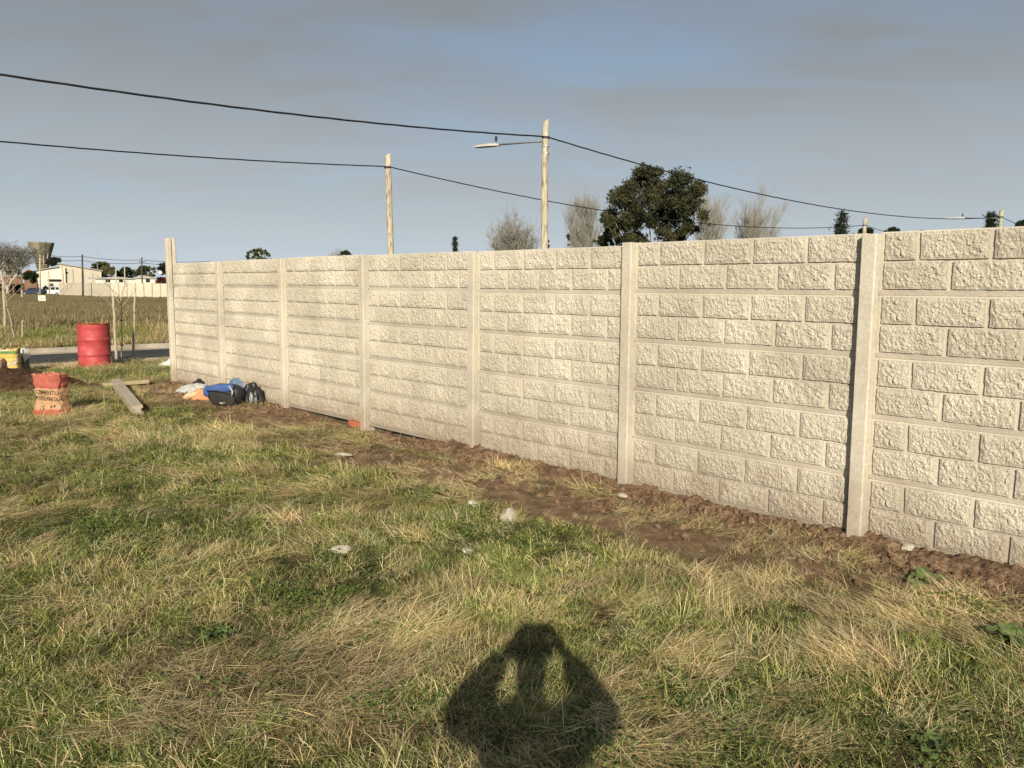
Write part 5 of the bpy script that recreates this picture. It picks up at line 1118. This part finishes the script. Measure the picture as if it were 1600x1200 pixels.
# far verge and the tall dry weeds of the field across the street
FK = []
for s in range(3): FK.append(blade_mesh('k', 60, 0.30, (0.25, 0.62), (0.010, 0.022), (0, 35), (0, 45), [(0.28, 0.21, 0.125), S4, (0.42, 0.33, 0.195), (0.15, 0.165, 0.06)], 110+s, wts=[.32, .18, .22, .28]))
for s in range(3): FK.append(blade_mesh('k', 60, 0.30, (0.10, 0.26), (0.009, 0.018), (10, 60), (10, 50), [G1, G2, G3, S2], 120+s, wts=[.3, .32, .2, .18]))
for s in range(2): FK.append(blade_mesh('k', 50, 0.28, (0.15, 0.40), (0.009, 0.016), (5, 50), (10, 50), [S1, S2, S3, G2], 130+s, wts=[.25, .3, .25, .2]))
X, Y, SC_ = [], [], []
for y0, y1, dn, sc_ in ((19, 30, 15, 0.8), (30, 45, 9, 1.0), (45, 80, 5.0, 1.0), (80, 150, 2.2, 1.3)):
    n = int((y1-y0)*0.36*(y0+y1)*0.5*dn); y = np.sqrt(rng.uniform(y0*y0, y1*y1, n)); x = -y*rng.uniform(0.36, 0.72, n); X.append(x); Y.append(y); SC_.append(np.full(n, sc_))
X, Y, SC_ = np.concatenate(X), np.concatenate(Y), np.concatenate(SC_); r_ = road_coord(X, Y); q = r_ < -0.35; X, Y, SC_, r_ = X[q], Y[q], SC_[q], r_[q]
n1 = fbm(X*0.30, Y*0.18, 3.0, 3); n2 = fbm(X*0.8, Y*0.5, 7.0, 3)
tall = sstep(9.0, 18.0, -r_ + (n1-0.5)*10.0); U = rng.random(len(X))
isT = U < tall; idx = np.where(isT, rng.integers(0, 3, len(X)), np.where(n2+0.2*(rng.random(len(X))-0.5) > 0.53, rng.integers(6, 8, len(X)), rng.integers(3, 6, len(X))))
scl = SC_*rng.uniform(0.65, 1.2, len(X))*np.where(isT, np.clip(0.6+0.5*n2, 0.5, 1.2)*(1-0.62*sstep(38, 85, Y)), 1.0); tn = 0.75+0.5*fbm(X*0.5, Y*0.3, 9.0, 3)
tint = np.stack([tn, tn*rng.uniform(0.92, 1.05, len(X)), tn*rng.uniform(0.85, 1.05, len(X))], 1); rot = np.stack([rng.normal(0, .08, len(X)), rng.normal(0, .08, len(X)), rng.uniform(0, 6.28, len(X))], 1)
scatter('field_weeds', FK, np.stack([X, Y, H(X, Y)-0.01], 1), rot, scl, idx, tint, 'tall dry brown weeds and green verge beyond the street', 'weeds')

# clods on the soil heap and chips on bare earth
CK = []
for s in range(4):
    bm = bmesh.new(); bmesh.ops.create_icosphere(bm, subdivisions=2, radius=1); C = np.array([v.co[:] for v in bm.verts]); d = 1+0.9*(fbm(C[:, 0]*1.6+s*5, C[:, 1]*1.6, C[:, 2]*1.6, 3)-0.5)
    for v, c in zip(bm.verts, C*d[:, None]): v.co = Vector((c[0], c[1]*0.85, c[2]*0.7))
    me = bpy.data.meshes.new('k'); bm.to_mesh(me); bm.free(); me.materials.append(M_SOIL); CK.append(me)
n = 15000; A = rng.uniform(0.2, 15.5, n); D = np.abs(rng.normal(0, 0.42, n))+0.06; X = P0[0]+WU[0]*A+WN[0]*D; Y = P0[1]+WU[1]*A+WN[1]*D; q = rng.random(n) < dirt_mask(X, Y)*np.where(A > 6.8, 1.0, 0.35); X, Y, A, D = X[q], Y[q], A[q], D[q]
lift = np.where(A > 7.2, 0.03*np.exp(-(D/0.3)**2), 0.0)
scatter('soil_clods', CK, np.stack([X, Y, H(X, Y)+lift+0.004], 1), rng.uniform(0, 6.28, (len(X), 3)), 0.004+0.034*rng.random(len(X))**6, rng.integers(0, 4, len(X)), np.ones((len(X), 3)), 'small brown soil clods scattered along the wall foot', 'soil')

# a few broad dock leaves near the wall
M_DOCK = mat('dock_leaf', [(0.085, 0.125, 0.04), (0.14, 0.185, 0.06)], 12, 0.5, 0.002, 60, 0.15, 40, spec=0.3)
def dock(px, py, label, sd, k=1.0, n=6):
    c = gp(px, py); e = tag(empty('broadleaf_weed', c), label, 'plant', 'broad leaved weeds in the grass'); R_ = random.Random(sd)
    for i in range(n):
        a = 6.283*i/n+R_.uniform(-0.3, 0.3); L_ = R_.uniform(0.10, 0.20)*k; w = L_*R_.uniform(0.26, 0.36); up = R_.uniform(0.25, 1.0); V = []
        for j in range(9):
            t = j/8; ww = w*math.sin(math.pi*min(1, t*0.93+0.05))**0.8; r = L_*t; z = 0.02+up*L_*(t*0.9-0.75*t*t*(1-0.4*up))
            for s in (-1, 0, 1): V.append((math.cos(a)*r-math.sin(a)*ww*s, math.sin(a)*r+math.cos(a)*ww*s, z+(0.22*ww if s else 0)+0.01*math.sin(j*2.2+s)))
        link('leaf', np_mesh('leaf', V, grid_faces(3, 9)), M_DOCK, e)
dock(1440, 912, 'broad leaved weed in the grass below the near post', 1, 0.8)
dock(1586, 1010, 'broad leaved weed at the right edge of the picture', 2, 1.0)
dock(345, 1000, 'small broad leaved weed in the grass at left', 3, 0.6)
dock(1450, 1175, 'broad leaved weed near the bottom right corner', 4, 0.55)
print('grass tufts', NG)
